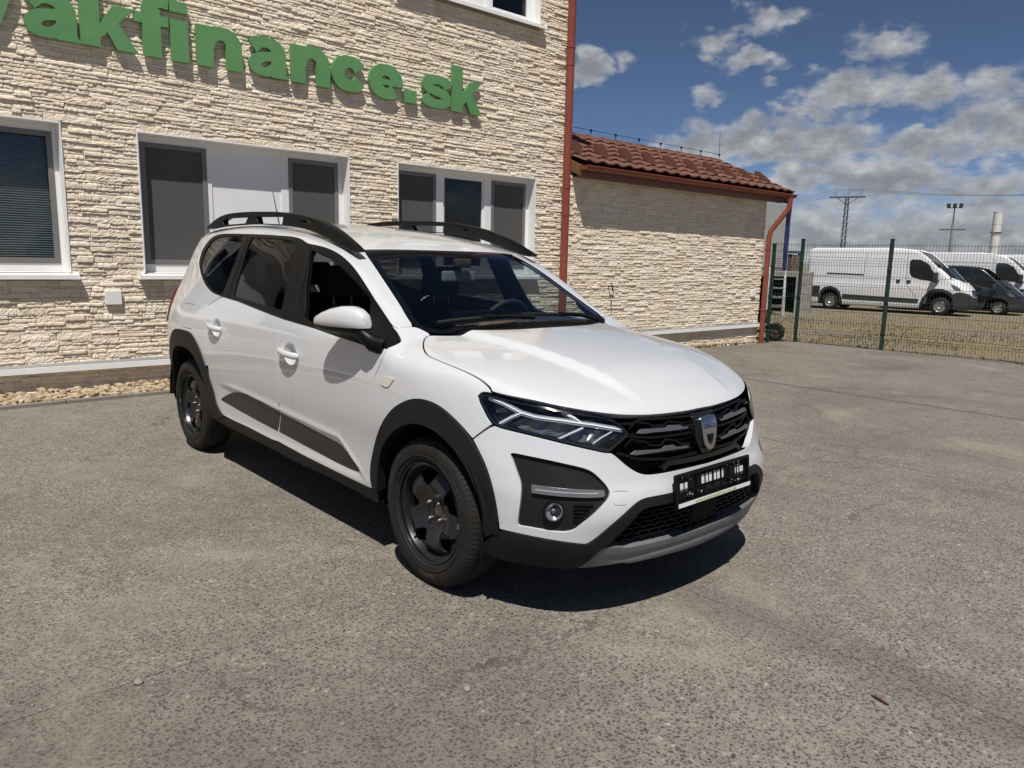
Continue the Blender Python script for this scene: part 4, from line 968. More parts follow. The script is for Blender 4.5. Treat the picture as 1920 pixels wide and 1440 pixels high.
class Chart:
    def __init__(s, kind): s.k = kind
    def rays(s, uv):
        u, v = uv[:,0], uv[:,1]; z0 = np.zeros_like(u)
        if s.k == 'side': return np.stack([u, z0-1.12, v], 1), np.stack([z0, z0+1, z0], 1), .75
        if s.k == 'top': return np.stack([u, v, z0+1.8], 1), np.stack([z0, z0, z0-1], 1), 1.3
        if s.k == 'cyl': d = np.stack([np.cos(u), -np.sin(u), z0], 1); return np.stack([z0-.25, z0, v], 1)+d*1.35, -d, .8
        if s.k == 'rear': d = np.stack([-np.cos(u), -np.sin(u), z0], 1); return np.stack([z0-2.9, z0, v], 1)+d*1.3, -d, .9
        if s.k == 'fend': p = v/.42; d = np.stack([z0, -np.cos(p), np.sin(p)], 1); return np.stack([u, z0-.45, z0+.55], 1)+d*.85, -d, .8
        if s.k == 'pil': p = v/.75; d = np.stack([z0, -np.cos(p), np.sin(p)], 1); return np.stack([u, z0-.15, z0+.75], 1)+d*1.15, -d, .95
    def map(s, uv):
        uv = np.asarray(uv, float); o, d, L = s.rays(uv)
        P = cast(o, d, 0., L, 60, 20); bad = np.isnan(P[:,0])
        if bad.any():
            P2 = cast(o[bad], d[bad], 0., L*1.6, 260, 20); P[bad] = P2
            b2 = np.isnan(P[:,0])
            if b2.any():
                good = np.where(~b2)[0]
                for i in np.where(b2)[0]:
                    j = good[((uv[good]-uv[i])**2).sum(1).argmin()]; P[i] = P[j]
        return P
CH = {k: Chart(k) for k in ('side','top','cyl','rear','fend','pil')}
def full(L, ax):
    c = [abs(p[ax]) < .006 for p in L]; n = len(L)
    for i in range(n):
        if c[i] and c[(i+1)%n]: L = L[(i+1)%n:]+L[:(i+1)%n]; break
    m = [((-p[0], p[1]) if ax == 0 else (p[0], -p[1])) for p in L if abs(p[ax]) >= .006][::-1]
    return [((0., p[1]) if ax == 0 else (p[0], 0.)) if abs(p[ax]) < .006 else p for p in L]+m
def inset(L, g):
    A = np.array(L); n = len(A)
    ar = .5*np.sum(A[:,0]*np.roll(A[:,1], -1)-np.roll(A[:,0], -1)*A[:,1]); s = 1 if ar > 0 else -1
    out = []
    for i in range(n):
        a = A[i]-A[i-1]; b = A[(i+1)%n]-A[i]; a /= np.linalg.norm(a)+1e-12; b /= np.linalg.norm(b)+1e-12
        na = np.array((-a[1], a[0]))*s; nb = np.array((-b[1], b[0]))*s; m = na+nb; l = np.linalg.norm(m)
        m = m/l if l > 1e-6 else na; k = 1/max(.5, m@na); out.append(tuple(A[i]+m*g*k))
    return out
def outline(key, gap=.0, rnd=2, ang=58):
    o = OUT[key]; L = list(o[1])
    if len(o) > 2: L = full(L, 0 if o[0] == 'cyl' else 1)
    if rnd: L = round_poly(L, rnd, ang)
    L2 = []
    for p in L:
        if not L2 or (p[0]-L2[-1][0])**2+(p[1]-L2[-1][1])**2 > 4e-6: L2.append(p)
    if gap: L2 = inset(L2, gap)
    return L2
CACHE = {}
def panel(name, polys, chart, mat, parent, side=-1, sp=.02, off=0., flange=.014, out=False, key=None):
    """sheet of the car's skin inside polys (first outline, then holes); side=+1 mirrors it to the car's left"""
    ck = (key or name, chart, sp)
    if key and ck in CACHE: uv, T, P, N = CACHE[ck]
    else:
        pl = [resample(list(L), sp) for L in polys]
        uv, T = fill2d(pl, sp)
        P = CH[chart].map(uv); N = ndir(P)
        if key: CACHE[ck] = (uv, T, P, N)
    P = P.copy(); N = N.copy()
    of = np.array([off(a, b) for a, b in uv]) if callable(off) else off
    if callable(off):
        e = .002
        ou = (np.array([off(a+e, b) for a, b in uv])-of)/e; ov = (np.array([off(a, b+e) for a, b in uv])-of)/e
        # tilt normals by the offset's slope
        o1 = CH[chart].map(uv+np.array((e, 0)))-P; o2 = CH[chart].map(uv+np.array((0, e)))-P
        t1 = o1/e+N*ou[:,None]; t2 = o2/e+N*ov[:,None]; M = np.cross(t1, t2); M /= np.linalg.norm(M, axis=1)[:,None]+1e-12
        M *= np.sign((M*N).sum(1))[:,None]; P = P+N*of[:,None]; N = M
    else: P = P+N*of
    n = len(P)
    t = T; cr = np.cross(P[t[:,1]]-P[t[:,0]], P[t[:,2]]-P[t[:,0]])
    flip = (cr*N[t[:,0]]).sum(1) < 0
    T = np.where(flip[:,None], t[:,::-1], t)
    ed = set()
    for a, b, c in T.tolist(): ed.update(((a,b),(b,c),(c,a)))
    bd = [(a, b) for a, b in ed if (b, a) not in ed]
    V = [P]; Nn = [N]; F = T.tolist()
    if flange and bd:
        ids = sorted({i for e in bd for i in e}); mp = {i: k for k, i in enumerate(ids)}
        # outward direction along the sheet at each rim vertex
        outw = np.zeros((len(ids), 3))
        for a, b in bd:
            d = np.cross(P[b]-P[a], N[a]); d /= np.linalg.norm(d)+1e-12; outw[mp[a]] += d; outw[mp[b]] += d
        outw /= np.linalg.norm(outw, axis=1)[:,None]+1e-12
        Pi = P[ids]; Ni = N[ids]
        r = min(.003, abs(flange)*.3)*(1 if flange > 0 else 1)
        # small rolled edge, then the flange
        V += [Pi, Pi-Ni*r+outw*r*.35, Pi-Ni*r+outw*r*.35, Pi-Ni*flange]
        Nn += [Ni, (Ni+outw*1.2)/np.linalg.norm(Ni+outw*1.2, axis=1)[:,None], outw, outw]
        b0 = n; k = len(ids)
        for a, b in bd:
            a, b = mp[a], mp[b]
            F.append((b0+b, b0+a, b0+k+a, b0+k+b)); F.append((b0+2*k+b, b0+2*k+a, b0+3*k+a, b0+3*k+b))
    V = np.concatenate(V); Nn = np.concatenate(Nn)
    if side > 0:
        V = V*np.array((1,-1,1)); Nn = Nn*np.array((1,-1,1)); F = [f[::-1] for f in F]
    me = bpy.data.meshes.new(name); me.from_pydata(V.tolist(), [], F); me.update()
    me.polygons.foreach_set('use_smooth', [True]*len(me.polygons))
    me.normals_split_custom_set_from_vertices(Nn.tolist())
    return link_mesh(name, me, mat, parent)
def ribbon(path, chart, h, o0, o1, closed=False):
    """bar that follows the skin along a chart path: height h across, between two depths"""
    uv = np.array(path, float); P = CH[chart].map(uv); N = ndir(P); n = len(P); V = []; F = []
    for i in range(n):
        t = P[min(i+1, n-1)]-P[max(i-1, 0)]; t /= np.linalg.norm(t)+1e-12; b = np.cross(N[i], t)
        V += [P[i]+N[i]*o1-b*h/2, P[i]+N[i]*o1+b*h/2, P[i]+N[i]*o0+b*h/2, P[i]+N[i]*o0-b*h/2]
    for i in range(n-1):
        for k in range(4): F.append((i*4+k, i*4+(k+1)%4, i*4+4+(k+1)%4, i*4+4+k))
    F += [(0,1,2,3), (n*4-1, n*4-2, n*4-3, n*4-4)]
    return V, F
def mir(V, s): return [(v[0], -v[1], v[2]) if s > 0 else tuple(v) for v in V]
def dense(path, k=6):
    out = []
    for a, b in zip(path, path[1:]): out += [(a[0]+(b[0]-a[0])*i/k, a[1]+(b[1]-a[1])*i/k) for i in range(k)]
    return out+[path[-1]]
CAR = empty('parked_car', (0,0,0))
tag(CAR, 'white compact estate car with black roof rails and black steel wheels', 'car')
def circ(cx, cy, rx, ry, n=28): return [(cx+rx*math.cos(2*math.pi*i/n), cy+ry*math.sin(2*math.pi*i/n)) for i in range(n)]
def car_body():
    PT = MAT['car_paint']; GP = MAT['grained_plastic']; g = .0036
    hood = panel('hood', [outline('hood', .0042)], 'top', PT, CAR, sp=.02, flange=.03)
    panel('hood_lining', [outline('hood', .01)], 'top', MAT['liner_black'], CAR, sp=.06, off=-.035, flange=0)
    panel('cowl', [full([(-.10,0),(-.105,-.2),(-.14,-.36),(-.21,-.50),(-.30,-.615),(-.345,-.63),(-.36,-.50),(-.33,-.3),(-.32,0)], 1)], 'top', MAT['satin_black'], CAR, sp=.025, off=-.016, flange=.02)
    panel('roof', [outline('roof', .001)], 'top', PT, CAR, sp=.03, flange=.01)
    panel('headlining', [outline('roof', .01)], 'top', MAT['cabin_grey'], CAR, sp=.08, off=-.045, flange=0)
    ws = panel('windscreen', [outline('windshield', .002)], 'top', MAT['car_glass_clear'], CAR, sp=.03, off=-.001, flange=0)
    # black printed band round the windscreen
    o = outline('windshield', .003); i = inset(outline('windshield', .0), .034)
    i = [(min(p[0], -.30) if abs(p[1]) < .6 else p[0], p[1]) for p in i]
    i = [(max(p[0], -.925) if abs(p[1]) < .60 else p[0], p[1]) for p in i]
    panel('screen_border', [o, i], 'top', MAT['gloss_black'], ws, sp=.022, off=-.0035, flange=0)
    fog = outline('fog', 0)
    bump = panel('front_bumper', [outline('bumper', g), fog, mirror_u(fog), inset(outline('tow'), -.0015)], 'cyl', PT, CAR, sp=.02, flange=.03)
    panel('tow_cover', [outline('tow', .0015)], 'cyl', PT, bump, sp=.02, flange=.01)
    panel('lower_bumper', [outline('cladding', .0005)], 'cyl', GP, CAR, sp=.022, off=.006, flange=.05)
    panel('skid_plate', [outline('skid', .001)], 'cyl', MAT['skid_silver'], CAR, sp=.018, off=lambda u, v: .003-.006*sstep(.02,.0,abs(v-.268))*sstep(.5,.42,abs(u)), flange=.055)
    # lower intake
    lo = panel('lower_intake', [inset(outline('low_open'), -.035)], 'cyl', MAT['liner_black'], CAR, sp=.05, off=-.075, flange=0)
    L = np.array(resample(outline('low_open'), .01)); m = MB()
    a = .052; hgt = .021
    for r in range(14):
        for c in range(-26, 27):
            cu = c*a*1.0+(a*.5 if r % 2 else 0); cv = .29+r*hgt
            pts = [(cu-.5*a, cv-.003), (cu-.36*a, cv+.008), (cu+.36*a, cv+.008), (cu+.5*a, cv-.003)]
            if in_poly(np.array(pts), L).all(): m.add(*ribbon(pts, 'cyl', .0045, -.045, -.018))
    mg = m.build('intake_mesh', MAT['satin_black'], lo); mg['kind'] = 'stuff'
    panel('sensor_cover', [[(-.085,.335),(.085,.335),(.085,.47),(-.085,.47)]], 'cyl', MAT['liner_black'], lo, sp=.03, off=-.016, flange=.03)
    # grille
    gr = panel('grille', [inset(outline('grille'), -.004)], 'cyl', MAT['liner_black'], CAR, sp=.05, off=-.06, flange=0)
    for s in (-1, 1):
        def rb(nm, key, h, o0, o1, mt, par=gr):
            m = MB(); V, F = ribbon(dense(OUT[key][1], 4), 'cyl', h, o0, o1); m.add(mir(V, s), F); m.build(nm, mt, par)
        for k in ('zigA','zigB'): rb('grille_slat', k, .007, -.045, -.014, MAT['satin_black'])
        for k in ('zigC','grbar1','grbar2'): rb('grille_slat', k, .010, -.05, -.012, MAT['satin_black'])
        for k in ('acc1','acc2'): panel('grille_accent', [outline(k, 0, 0)], 'cyl', MAT['silver'], gr, s, sp=.012, off=-.006, flange=.012)
        rb('grille_lip', 'gr_lip', .02, -.04, -.004, MAT['gloss_black'])
        # second row of slats behind
        for zz in (.615,.655,.70,.735,.775):
            m = MB(); V, F = ribbon([(u, zz+.03*(u/.5)**2) for u in np.linspace(.02, .40 if zz > .62 else .30, 12)], 'cyl', .006, -.052, -.03); m.add(mir(V, s), F); m.build('grille_slat', MAT['satin_black'], gr)
    MB().add(*ribbon([(-.45,.592),(-.3,.583),(0,.582),(.3,.583),(.45,.592)], 'cyl', .012, -.05, -.004)).build('grille_slat', MAT['gloss_black'], gr)
    # emblem
    bb = outline('badge', 0, 1); cu = sum(p[0] for p in bb)/len(bb)
    bb = [(p[0]-cu, p[1]) for p in bb]; bi = [(p[0]-cu, p[1]) for p in outline('badge_in', 0, 1)]
    sy = lambda L: [((p[0]-q)/1., p[1]) for p, q in zip(L, [0]*len(L))]
    W = .049
    sh = [(-W,.776),(0,.781),(W,.776),(W*.97,.745),(W*.86,.70),(W*.62,.663),(W*.3,.649),(0,.646),(-W*.3,.649),(-W*.62,.663),(-W*.86,.70),(-W*.97,.745)]
    ho = [(-W*.55,.712),(W*.55,.712),(W*.42,.683),(W*.2,.668),(0,.665),(-W*.2,.668),(-W*.42,.683)]
    em = panel('emblem', [sh, ho], 'cyl', MAT['chrome'], CAR, sp=.01, off=lambda u, v: .016-.004*(u/.05)**2, flange=.02)
    panel('emblem_panel', [[(-.075,.80),(.075,.80),(.07,.70),(.03,.63),(-.03,.63),(-.07,.70)]], 'cyl', MAT['gloss_black'], em, sp=.02, off=-.004, flange=.03)
    txt(em, 'DACIA', .0225, (.0, .742), .0175, MAT['text_blue'], .085)
    # plate holder
    plate()
    for s in (-1, 1):
        fender(s, g)
        lamps(s)
        fogs(s)
        doors(s, g)
    rear_end()
def mirror_u(L): return [(-p[0], p[1]) for p in L][::-1]
def txt(parent, s, size, at, off, mat, width=None, chart='cyl', mapf=None):
    cu = bpy.data.curves.new('lettering', 'FONT'); cu.body = s; cu.size = size; cu.align_x = 'CENTER'; cu.align_y = 'CENTER'; cu.offset = size*.018; cu.resolution_u = 2
    ob = bpy.data.objects.new('lettering', cu); COL.objects.link(ob)
    dg = bpy.context.evaluated_depsgraph_get(); me = bpy.data.meshes.new_from_object(ob.evaluated_get(dg)); bpy.data.objects.remove(ob)
    C = np.array([tuple(v.co) for v in me.vertices]); C[:,0] -= (C[:,0].min()+C[:,0].max())/2
    if width: C[:,0] *= width/(C[:,0].max()-C[:,0].min())
    if mapf is not None: Q = np.array([mapf(a, b) for a, b in C[:,:2]])
    else:
        uv = np.stack([at[0]-C[:,0]/1.09, at[1]+C[:,1]], 1); P = CH[chart].map(uv); Q = P+ndir(P)*off
    me.vertices.foreach_set('co', Q.ravel()); me.materials.clear(); me.materials.append(mat); me.update()
    return link_mesh('lettering', me, None, parent)
def plate():
    X, Z, W, H = .847, .451, .265, .134
    root = empty('plate_holder', (X, 0, Z), 0, CAR); root.rotation_euler = (0, -.10, 0)
    # frame in local coords: x outwards, y across, z up
    def fr(a, b, c, d, x0, x1): return MB().box((x0, a, b), (x1, c, d))
    m = MB(); t = .012
    m.box((0, -W, .02), (.014, -W+t, H)); m.box((0, W-t, .02), (.014, W, H)); m.box((0, -W+t, H-t), (.014, W-t, H)); m.box((0, -W, 0), (.017, W, .02))
    m.box((-.006, -W+.004, .004), (.0005, W-.004, H-.004))
    m.build('holder_frame', MAT['satin_black'], root, bevel=.003)
    MB().box((.0172, -W+.004, .002), (.0182, W-.004, .0185)).build('dealer_strip', MAT['plate_white'], root)
    txt(root, 'www.slovakfinance.sk', .0165, None, 0, MAT['plate_green'], .30, mapf=lambda a, b: (.0190, a, .0102+b))
    # moulded lattice with the white bumper showing through its openings
    rnd = random.Random(9)
    def opening(y, z, w, h): MB().box((.0006, y-w/2, z-h/2), (.0012, y+w/2, z+h/2)).build('holder_opening', MAT['plate_white'], root)
    for y0 in (-.20, .20):
        for d in (-.018, .018): opening(y0+d, .075, .026, .034)
    for y0 in (-.043, .043):
        for d in (-.027, 0, .027): opening(y0+d, .086, .019, .046)
        opening(y0, .048, .05, .018)
    for k in range(30):
        y = rnd.uniform(-W+.03, W-.03); z = rnd.choice((.034,.045,.062,.1,.112))
        if abs(abs(y)-.2) < .045 and .05 < z < .1: continue
        if abs(y) < .1 and .04 < z: continue
        opening(y, z, rnd.choice((.012,.02,.006)), rnd.choice((.004,.005,.012)))
    for k in range(9):
        y = -W+.03+k*(2*W-.06)/8
        MB().box((.0012, y-.0015, .022), (.006, y+.0015, H-t)).build('holder_rib', MAT['satin_black'], root)
    for z in (.034,.056,.066,.108): MB().box((.0013, -W+t, z-.0015), (.0065, W-t, z+.0015)).build('holder_rib', MAT['satin_black'], root)
def fender(s, g):
    GP = MAT['grained_plastic']
    f = panel('front_fender', [outline('fender', g)], 'fend', MAT['car_paint'], CAR, s, sp=.018, flange=.02, key='fender')
    panel('side_repeater', [outline('rep', 0, 1)], 'side', MAT['repeater'], f, s, sp=.012, off=.004, flange=.006)
    # wheel arch trims: raised, with a bevelled inner band
    for key in ('arch_front', 'arch_rear'):
        L = outline(key, 0, 2)
        a = panel('wheel_arch_trim', [L], 'side', GP, CAR, s, sp=.02, off=.012, flange=.05, key=key)
    panel('sill', [outline('sill', 0, 1)], 'side', GP, CAR, s, sp=.02, off=.004, flange=.03, key='sill')
def lamps(s):
    h = panel('headlight', [outline('headlight', .004)], 'cyl', MAT['lamp_black'], CAR, s, sp=.03, off=-.05, flange=-.05)
    panel('lens', [outline('headlight', .003)], 'cyl', MAT['lamp_lens'], h, s, sp=.02, off=-.001, flange=.004)
    o = outline('headlight', .003)
    panel('lens_border', [o, inset(o, .010)], 'cyl', MAT['gloss_black'], h, s, sp=.012, off=-.003, flange=0)
    for k, mt in (('hl_r1','lamp_grey'),('hl_r2','lamp_grey'),('hl_r3','lamp_white'),('hl_r4','lamp_grey'),('hl_r5','lamp_white')):
        panel('reflector', [outline(k, 0, 0)], 'cyl', MAT[mt], h, s, sp=.02, off=lambda u, v: -.034-.010*abs(math.sin(u*38+v*30)), flange=.006)
    for k, w in (('hl_top',.019),('hl_br',.015),('hl_d1',.012),('hl_d2',.012),('hl_d3',.005)):
        m = MB(); V, F = ribbon(dense(OUT[k][1], 5), 'cyl', w, -.03, -.012); m.add(mir(V, s), F); m.build('light_guide', MAT['lamp_white'], h)
        m = MB(); V, F = ribbon(dense(OUT[k][1], 5), 'cyl', w*.28, -.012, -.008); m.add(mir(V, s), F); m.build('light_line', MAT['lamp_bright'], h)
def fogs(s):
    GP = MAT['grained_plastic']
    f = panel('fog_surround', [outline('fog', .001)], 'cyl', GP, CAR, s, sp=.02, off=-.014, flange=-.012)
    d = panel('daytime_lamp', [outline('drl', 0, 1)], 'cyl', MAT['lamp_grey'], f, s, sp=.015, off=.0, flange=.014)
    m = MB(); u0, u1 = OUT['drl'][1][0], OUT['drl'][1][1]
    V, F = ribbon([(.748-i*.021, .5515-.0006*i) for i in range(11)], 'cyl', .005, 0, .002); m.add(mir(V, s), F); m.build('light_guide', MAT['lamp_white'], d)
    panel('fog_recess', [outline('fogpod', -.0, 1), circ(.685,.475,.044,.041,20)], 'cyl', MAT['satin_black'], f, s, sp=.02, off=-.028, flange=-.014)
    m = MB()
    for k in range(5):
        z = .505-k*.014; V, F = ribbon([(.555+.010*k,z),(.59+.006*k,z),(.622,z)], 'cyl', .004, -.014, -.004); m.add(mir(V, s), F)
    m.build('vent_slats', MAT['satin_black'], f)
    P = CH['cyl'].map(np.array([[math.atan2(.717, .878), .475]]))[0]
    n = Vector((.80, -.58, .06)).normalized()
    lr = empty('fog_lamp', (P[0]-.004, (P[1]+.003)*(1 if s < 0 else -1), P[2]), 0, f)
    nn = Vector((n.x, n.y if s < 0 else -n.y, n.z)); lr.rotation_euler = nn.to_track_quat('Z', 'Y').to_euler(); lr.scale = (.9,.95,1.)
    MB().lathe([(-.016,.002),(-.014,.016),(-.008,.028),(.002,.037)], (0,0,0), 'z', 28).build('reflector', MAT['lamp_chrome'], lr, 40, recalc=False)
    MB().lathe([(-.01,.037),(.006,.037),(.007,.043),(-.01,.044)], (0,0,0), 'z', 28).build('bezel', MAT['satin_black'], lr, 40)
    MB().lathe([(.012,.0005),(.011,.015),(.008,.028),(.003,.037)], (0,0,0), 'z', 28).build('lens', MAT['lamp_lens'], lr, 60, recalc=False)
    MB().lathe([(-.012,.010),(-.006,.010),(-.003,.005),(-.0025,.0005)], (0,0,0), 'z', 16).build('bulb_shield', MAT['silver'], lr, 60, recalc=False)
HANDLES = (('door_front', -1.205, .878), ('door_rear', -2.275, .926))
def doors(s, g):
    PT = MAT['car_paint']
    hold = {}
    for key, hx, hz in HANDLES:
        dish = circ(hx, hz, .085 if key == 'door_rear' else .078, .064)
        d = panel(key, [outline(key, g), dish], 'side', PT, CAR, s, sp=.0165, flange=.02, key=key); hold[key] = d
        panel('door_lining', [outline(key, .012)], 'side', MAT['cabin_dark'], d, s, sp=.07, off=-.05, flange=0, key=key+'l')
        R2 = lambda u, v, hx=hx, hz=hz: -.030*max(0., 1-((u-hx)/.082)**2-((v-hz)/.064)**2)
        panel('handle_dish', [inset(dish, .0002)], 'side', PT, d, s, sp=.010, off=R2, flange=0, key=key+'dish')
        # pull handle
        P = CH['side'].map(np.array([[hx-.105, hz+.012], [hx, hz+.010], [hx+.108, hz+.004]])); m = MB()
        pts = []; rr = []
        for i in range(13):
            t = i/12; x = hx-.108+.220*t; z = hz+.014-.012*t; y = P[1][1]-.004-.030*math.sin(math.pi*t)**.55
            pts.append((x, y if s < 0 else -y, z)); rr.append(.0145 if .04 < t < .96 else .010)
        m.tube(pts, rr, 12); o = m.build('door_handle', PT, d, 60)
        for v in o.data.vertices: v.co.z = (hz+.008)+(v.co.z-hz-.008)*1.25
    panel('decal', [outline('stR', 0, 1)], 'side', MAT['decal'], hold['door_rear'], s, sp=.02, off=.0012, flange=0, key='stR')
    panel('decal', [outline('stF', 0, 1)], 'side', MAT['decal'], hold['door_front'], s, sp=.02, off=.0012, flange=0, key='stF')
    flap = outline('flap', 0, 1)
    b = panel('body_side', [outline('body_side', g), inset(flap, -.0034)], 'pil', PT, CAR, s, sp=.017, flange=.02, key='body_side')
    panel('side_lining', [outline('body_side', .003)], 'pil', MAT['cabin_grey'], b, s, sp=.05, off=-.03, flange=0, key='body_sidel')
    panel('fuel_flap', [inset(flap, .0012)], 'pil', PT, b, s, sp=.017, flange=.01, key='flap')
    gR, gQ, oF = outline('glassR', 0, 1), outline('glassQ', 0, 1), outline('openF', 0, 1)
    tr = panel('window_trim', [outline('dlo', .0015), gR, gQ, oF], 'side', MAT['satin_black'], CAR, s, sp=.02, off=-.004, flange=.03, key='dlo')
    panel('rear_door_glass', [inset(gR, -.004)], 'side', MAT['car_glass_tint'], tr, s, sp=.04, off=-.010, flange=0, key='gR')
    panel('quarter_glass', [inset(gQ, -.004)], 'side', MAT['car_glass_tint'], tr, s, sp=.04, off=-.010, flange=0, key='gQ')
    if s > 0: panel('front_door_glass', [inset(oF, -.004)], 'side', MAT['car_glass_clear'], tr, s, sp=.04, off=-.010, flange=0, key='gF')
    # seal lines along the pillars
    m = MB()
    for pts in ([(-1.350,1.452),(-1.306,1.345),(-1.268,1.182),(-1.232,1.072)], [(-1.325,1.445),(-1.288,1.345),(-1.248,1.182),(-1.205,1.072)]):
        V, F = ribbon(dense(pts, 4), 'side', .006, -.006, .001); m.add(mir(V, s), F)
    m.build('door_seal', MAT['seal_rubber'], tr)
    m = MB(); V, F = ribbon(dense([(-2.33,1.134),(-2.0,1.118),(-1.6,1.084),(-1.32,1.062),(-.97,1.042),(-.57,1.012),(-.41,1.0)], 5), 'side', .014, -.004, .003); m.add(mir(V, s), F); m.build('belt_moulding', MAT['satin_black'], tr)
    for pts in ([(-2.245,1.50),(-2.215,1.40),(-2.225,1.25),(-2.215,1.145)],):
        m = MB(); V, F = ribbon(dense(pts, 4), 'side', .012, -.005, .0005); m.add(mir(V, s), F); m.build('door_seal', MAT['seal_rubber'], tr)
def rear_end():
    PT = MAT['car_paint']
    L = [(-.70,.64),(-.66,.9),(-.60,1.1),(-.50,1.36),(-.40,1.50),(-.2,1.545),(0,1.555),(.2,1.545),(.40,1.50),(.50,1.36),(.60,1.1),(.66,.9),(.70,.64),(.3,.60),(0,.60),(-.3,.60)]
    gl = [(-.52,1.10),(-.44,1.36),(-.33,1.45),(0,1.47),(.33,1.45),(.44,1.36),(.52,1.10),(0,1.06)]
    t = panel('tailgate', [round_poly(L), round_poly(gl)], 'rear', PT, CAR, sp=.05, flange=.02)
    panel('rear_glass', [inset(round_poly(gl), -.003)], 'rear', MAT['car_glass_tint'], t, sp=.06, off=-.006, flange=0)
    panel('rear_bumper', [round_poly([(-1.0,.60),(-.75,.625),(-.4,.60),(0,.595),(.4,.60),(.75,.625),(1.0,.60),(1.04,.42),(1.02,.26),(.5,.24),(0,.235),(-.5,.24),(-1.02,.26),(-1.04,.42)])], 'rear', MAT['grained_plastic'], CAR, sp=.04, off=.006, flange=.04)
    for s in (-1, 1):
        panel('tail_lamp', [round_poly([(.78,.86),(.84,.93),(.80,1.06),(.71,1.14),(.62,1.32),(.55,1.43),(.50,1.40),(.58,1.2),(.64,1.05),(.68,.92),(.70,.85)])], 'rear', MAT['lamp_red'], CAR, s, sp=.03, off=.010, flange=.02, key='tail')
def rails():
    outer = [(-3.150,1.578),(-3.05,1.607),(-2.90,1.643),(-2.742,1.664),(-2.55,1.670),(-2.296,1.668),(-1.883,1.655),(-1.636,1.633),(-1.444,1.606),(-1.265,1.567),(-1.147,1.530),(-1.033,1.484),(-.95,1.449),(-.915,1.430),(-.93,1.418),(-1.018,1.428),(-1.132,1.455),(-1.268,1.494),(-1.447,1.535),(-1.639,1.558),(-1.824,1.570),(-2.205,1.586),(-2.402,1.588),(-2.836,1.582),(-3.10,1.566)]
    hs = [[(-2.79,1.618),(-2.70,1.636),(-2.349,1.634),(-2.385,1.596),(-2.44,1.594),(-2.775,1.592)], [(-2.221,1.632),(-1.825,1.622),(-1.835,1.578),(-2.195,1.592)], [(-1.598,1.600),(-1.473,1.586),(-1.493,1.577),(-1.579,1.588)]]
    for s in (-1, 1):
        def f(u, v, d, s=s):
            lean = (1.6-v)*.10; y = .575+lean+d-(.055*max(0, (-2.6-u)/.9)**2)
            return (u, y*s, v)
        o = slab2d('roof_rail', [round_poly(outer, 2), *hs], f, .045, MAT['satin_black'], CAR)
        bm = bmesh.new(); bm.from_mesh(o.data)
        es = [e for e in bm.edges if len(e.link_faces) == 2 and e.calc_face_angle(0) > R(60)]
        bmesh.ops.bevel(bm, geom=es, offset=.009, segments=3, profile=.6, affect='EDGES', clamp_overlap=True)
        bm.to_mesh(o.data); bm.free(); sharp(o.data, 50)
    # aerial
    a = empty('aerial', (-3.20, 0., 1.592), 0, CAR)
    MB().tube([(0,0,-.01),(0,0,.012),(-.02,0,.03)], [.022,.016,.006], 12).build('aerial_base', MAT['satin_black'], a, 50)
    MB().tube([(-.02,0,.03),(-.13,0,.30)], [.005,.003], 8).build('mast', MAT['satin_black'], a, 50)
def mirrors():
    st = [(-.385,-.897,1.099,1.132,.018), (-.400,-.903,1.098,1.152,.034), (-.43,-.910,1.097,1.170,.047), (-.47,-.919,1.096,1.180,.055), (-.54,-.931,1.095,1.178,.057), (-.61,-.944,1.094,1.165,.052), (-.67,-.956,1.094,1.146,.042), (-.72,-.966,1.095,1.125,.028), (-.742,-.971,1.098,1.110,.012)]
    for s in (-1,):      # the far one is folded away out of sight
        root = empty('door_mirror', (0,0,0), 0, CAR)
        def loft(rows):
            V = []; F = []; n = len(rows[0])
            for r in rows: V += r
            for i in range(len(rows)-1):
                for k in range(n): F.append((i*n+k, i*n+(k+1)%n, (i+1)*n+(k+1)%n, (i+1)*n+k))
            F += [tuple(range(n))[::-1], tuple((len(rows)-1)*n+k for k in range(n))]
            return mir(V, s), F
        rows = []; low = []
        ax = Vector((-.40, -.09, 0)).normalized(); nv = Vector((ax.y, -ax.x, 0)).normalized()
        if nv.y > 0: nv = -nv
        for x, y, z0, z1, w in st:
            c = Vector((x, y, 0)); r = []
            for k in range(15):
                t = math.pi*k/14; cx = math.copysign(abs(math.cos(t))**.75, math.cos(t)); r.append(tuple(c+nv*w*cx*1.0+Vector((0,0,z0+(z1-z0)*math.sin(t)**.8))))
            r += [tuple(c-nv*w*.6+Vector((0,0,z0-.012))), tuple(c+nv*w*.82+Vector((0,0,z0-.014)))]
            rows.append(r)
            b = []
            for k in range(12):
                t = math.pi+math.pi*k/11; b.append(tuple(c+nv*w*.88*math.cos(t)+Vector((0,0,z0-.012+.034*math.sin(t)*min(1, w/.05)))))
            low.append(b)
        m = MB(); m.add(*loft(rows)); m.build('mirror_cap', MAT['car_paint'], root, 40)
        m = MB(); m.add(*loft(low)); m.build('mirror_housing', MAT['satin_black'], root, 40)
        m = MB()
        for a, b, w in (((-.40,-.84,1.015), (-.42,-.91,1.05), .05),):
            pts = [(-.36,-.85,1.012), (-.375,-.885,1.022), (-.39,-.905,1.045), (-.42,-.915,1.065)]
            m.tube(mir(pts, s), [.045,.04,.034,.028], 12)
        m.build('mirror_foot', MAT['satin_black'], root, 60)
        P = [(-.70,-.935,1.10),(-.42,-.873,1.10),(-.42,-.873,1.145),(-.48,-.872,1.16),(-.64,-.90,1.145),(-.70,-.93,1.12)]
        mesh('mirror_glass', mir(P, s), [tuple(range(6))], MAT['chrome'], root)
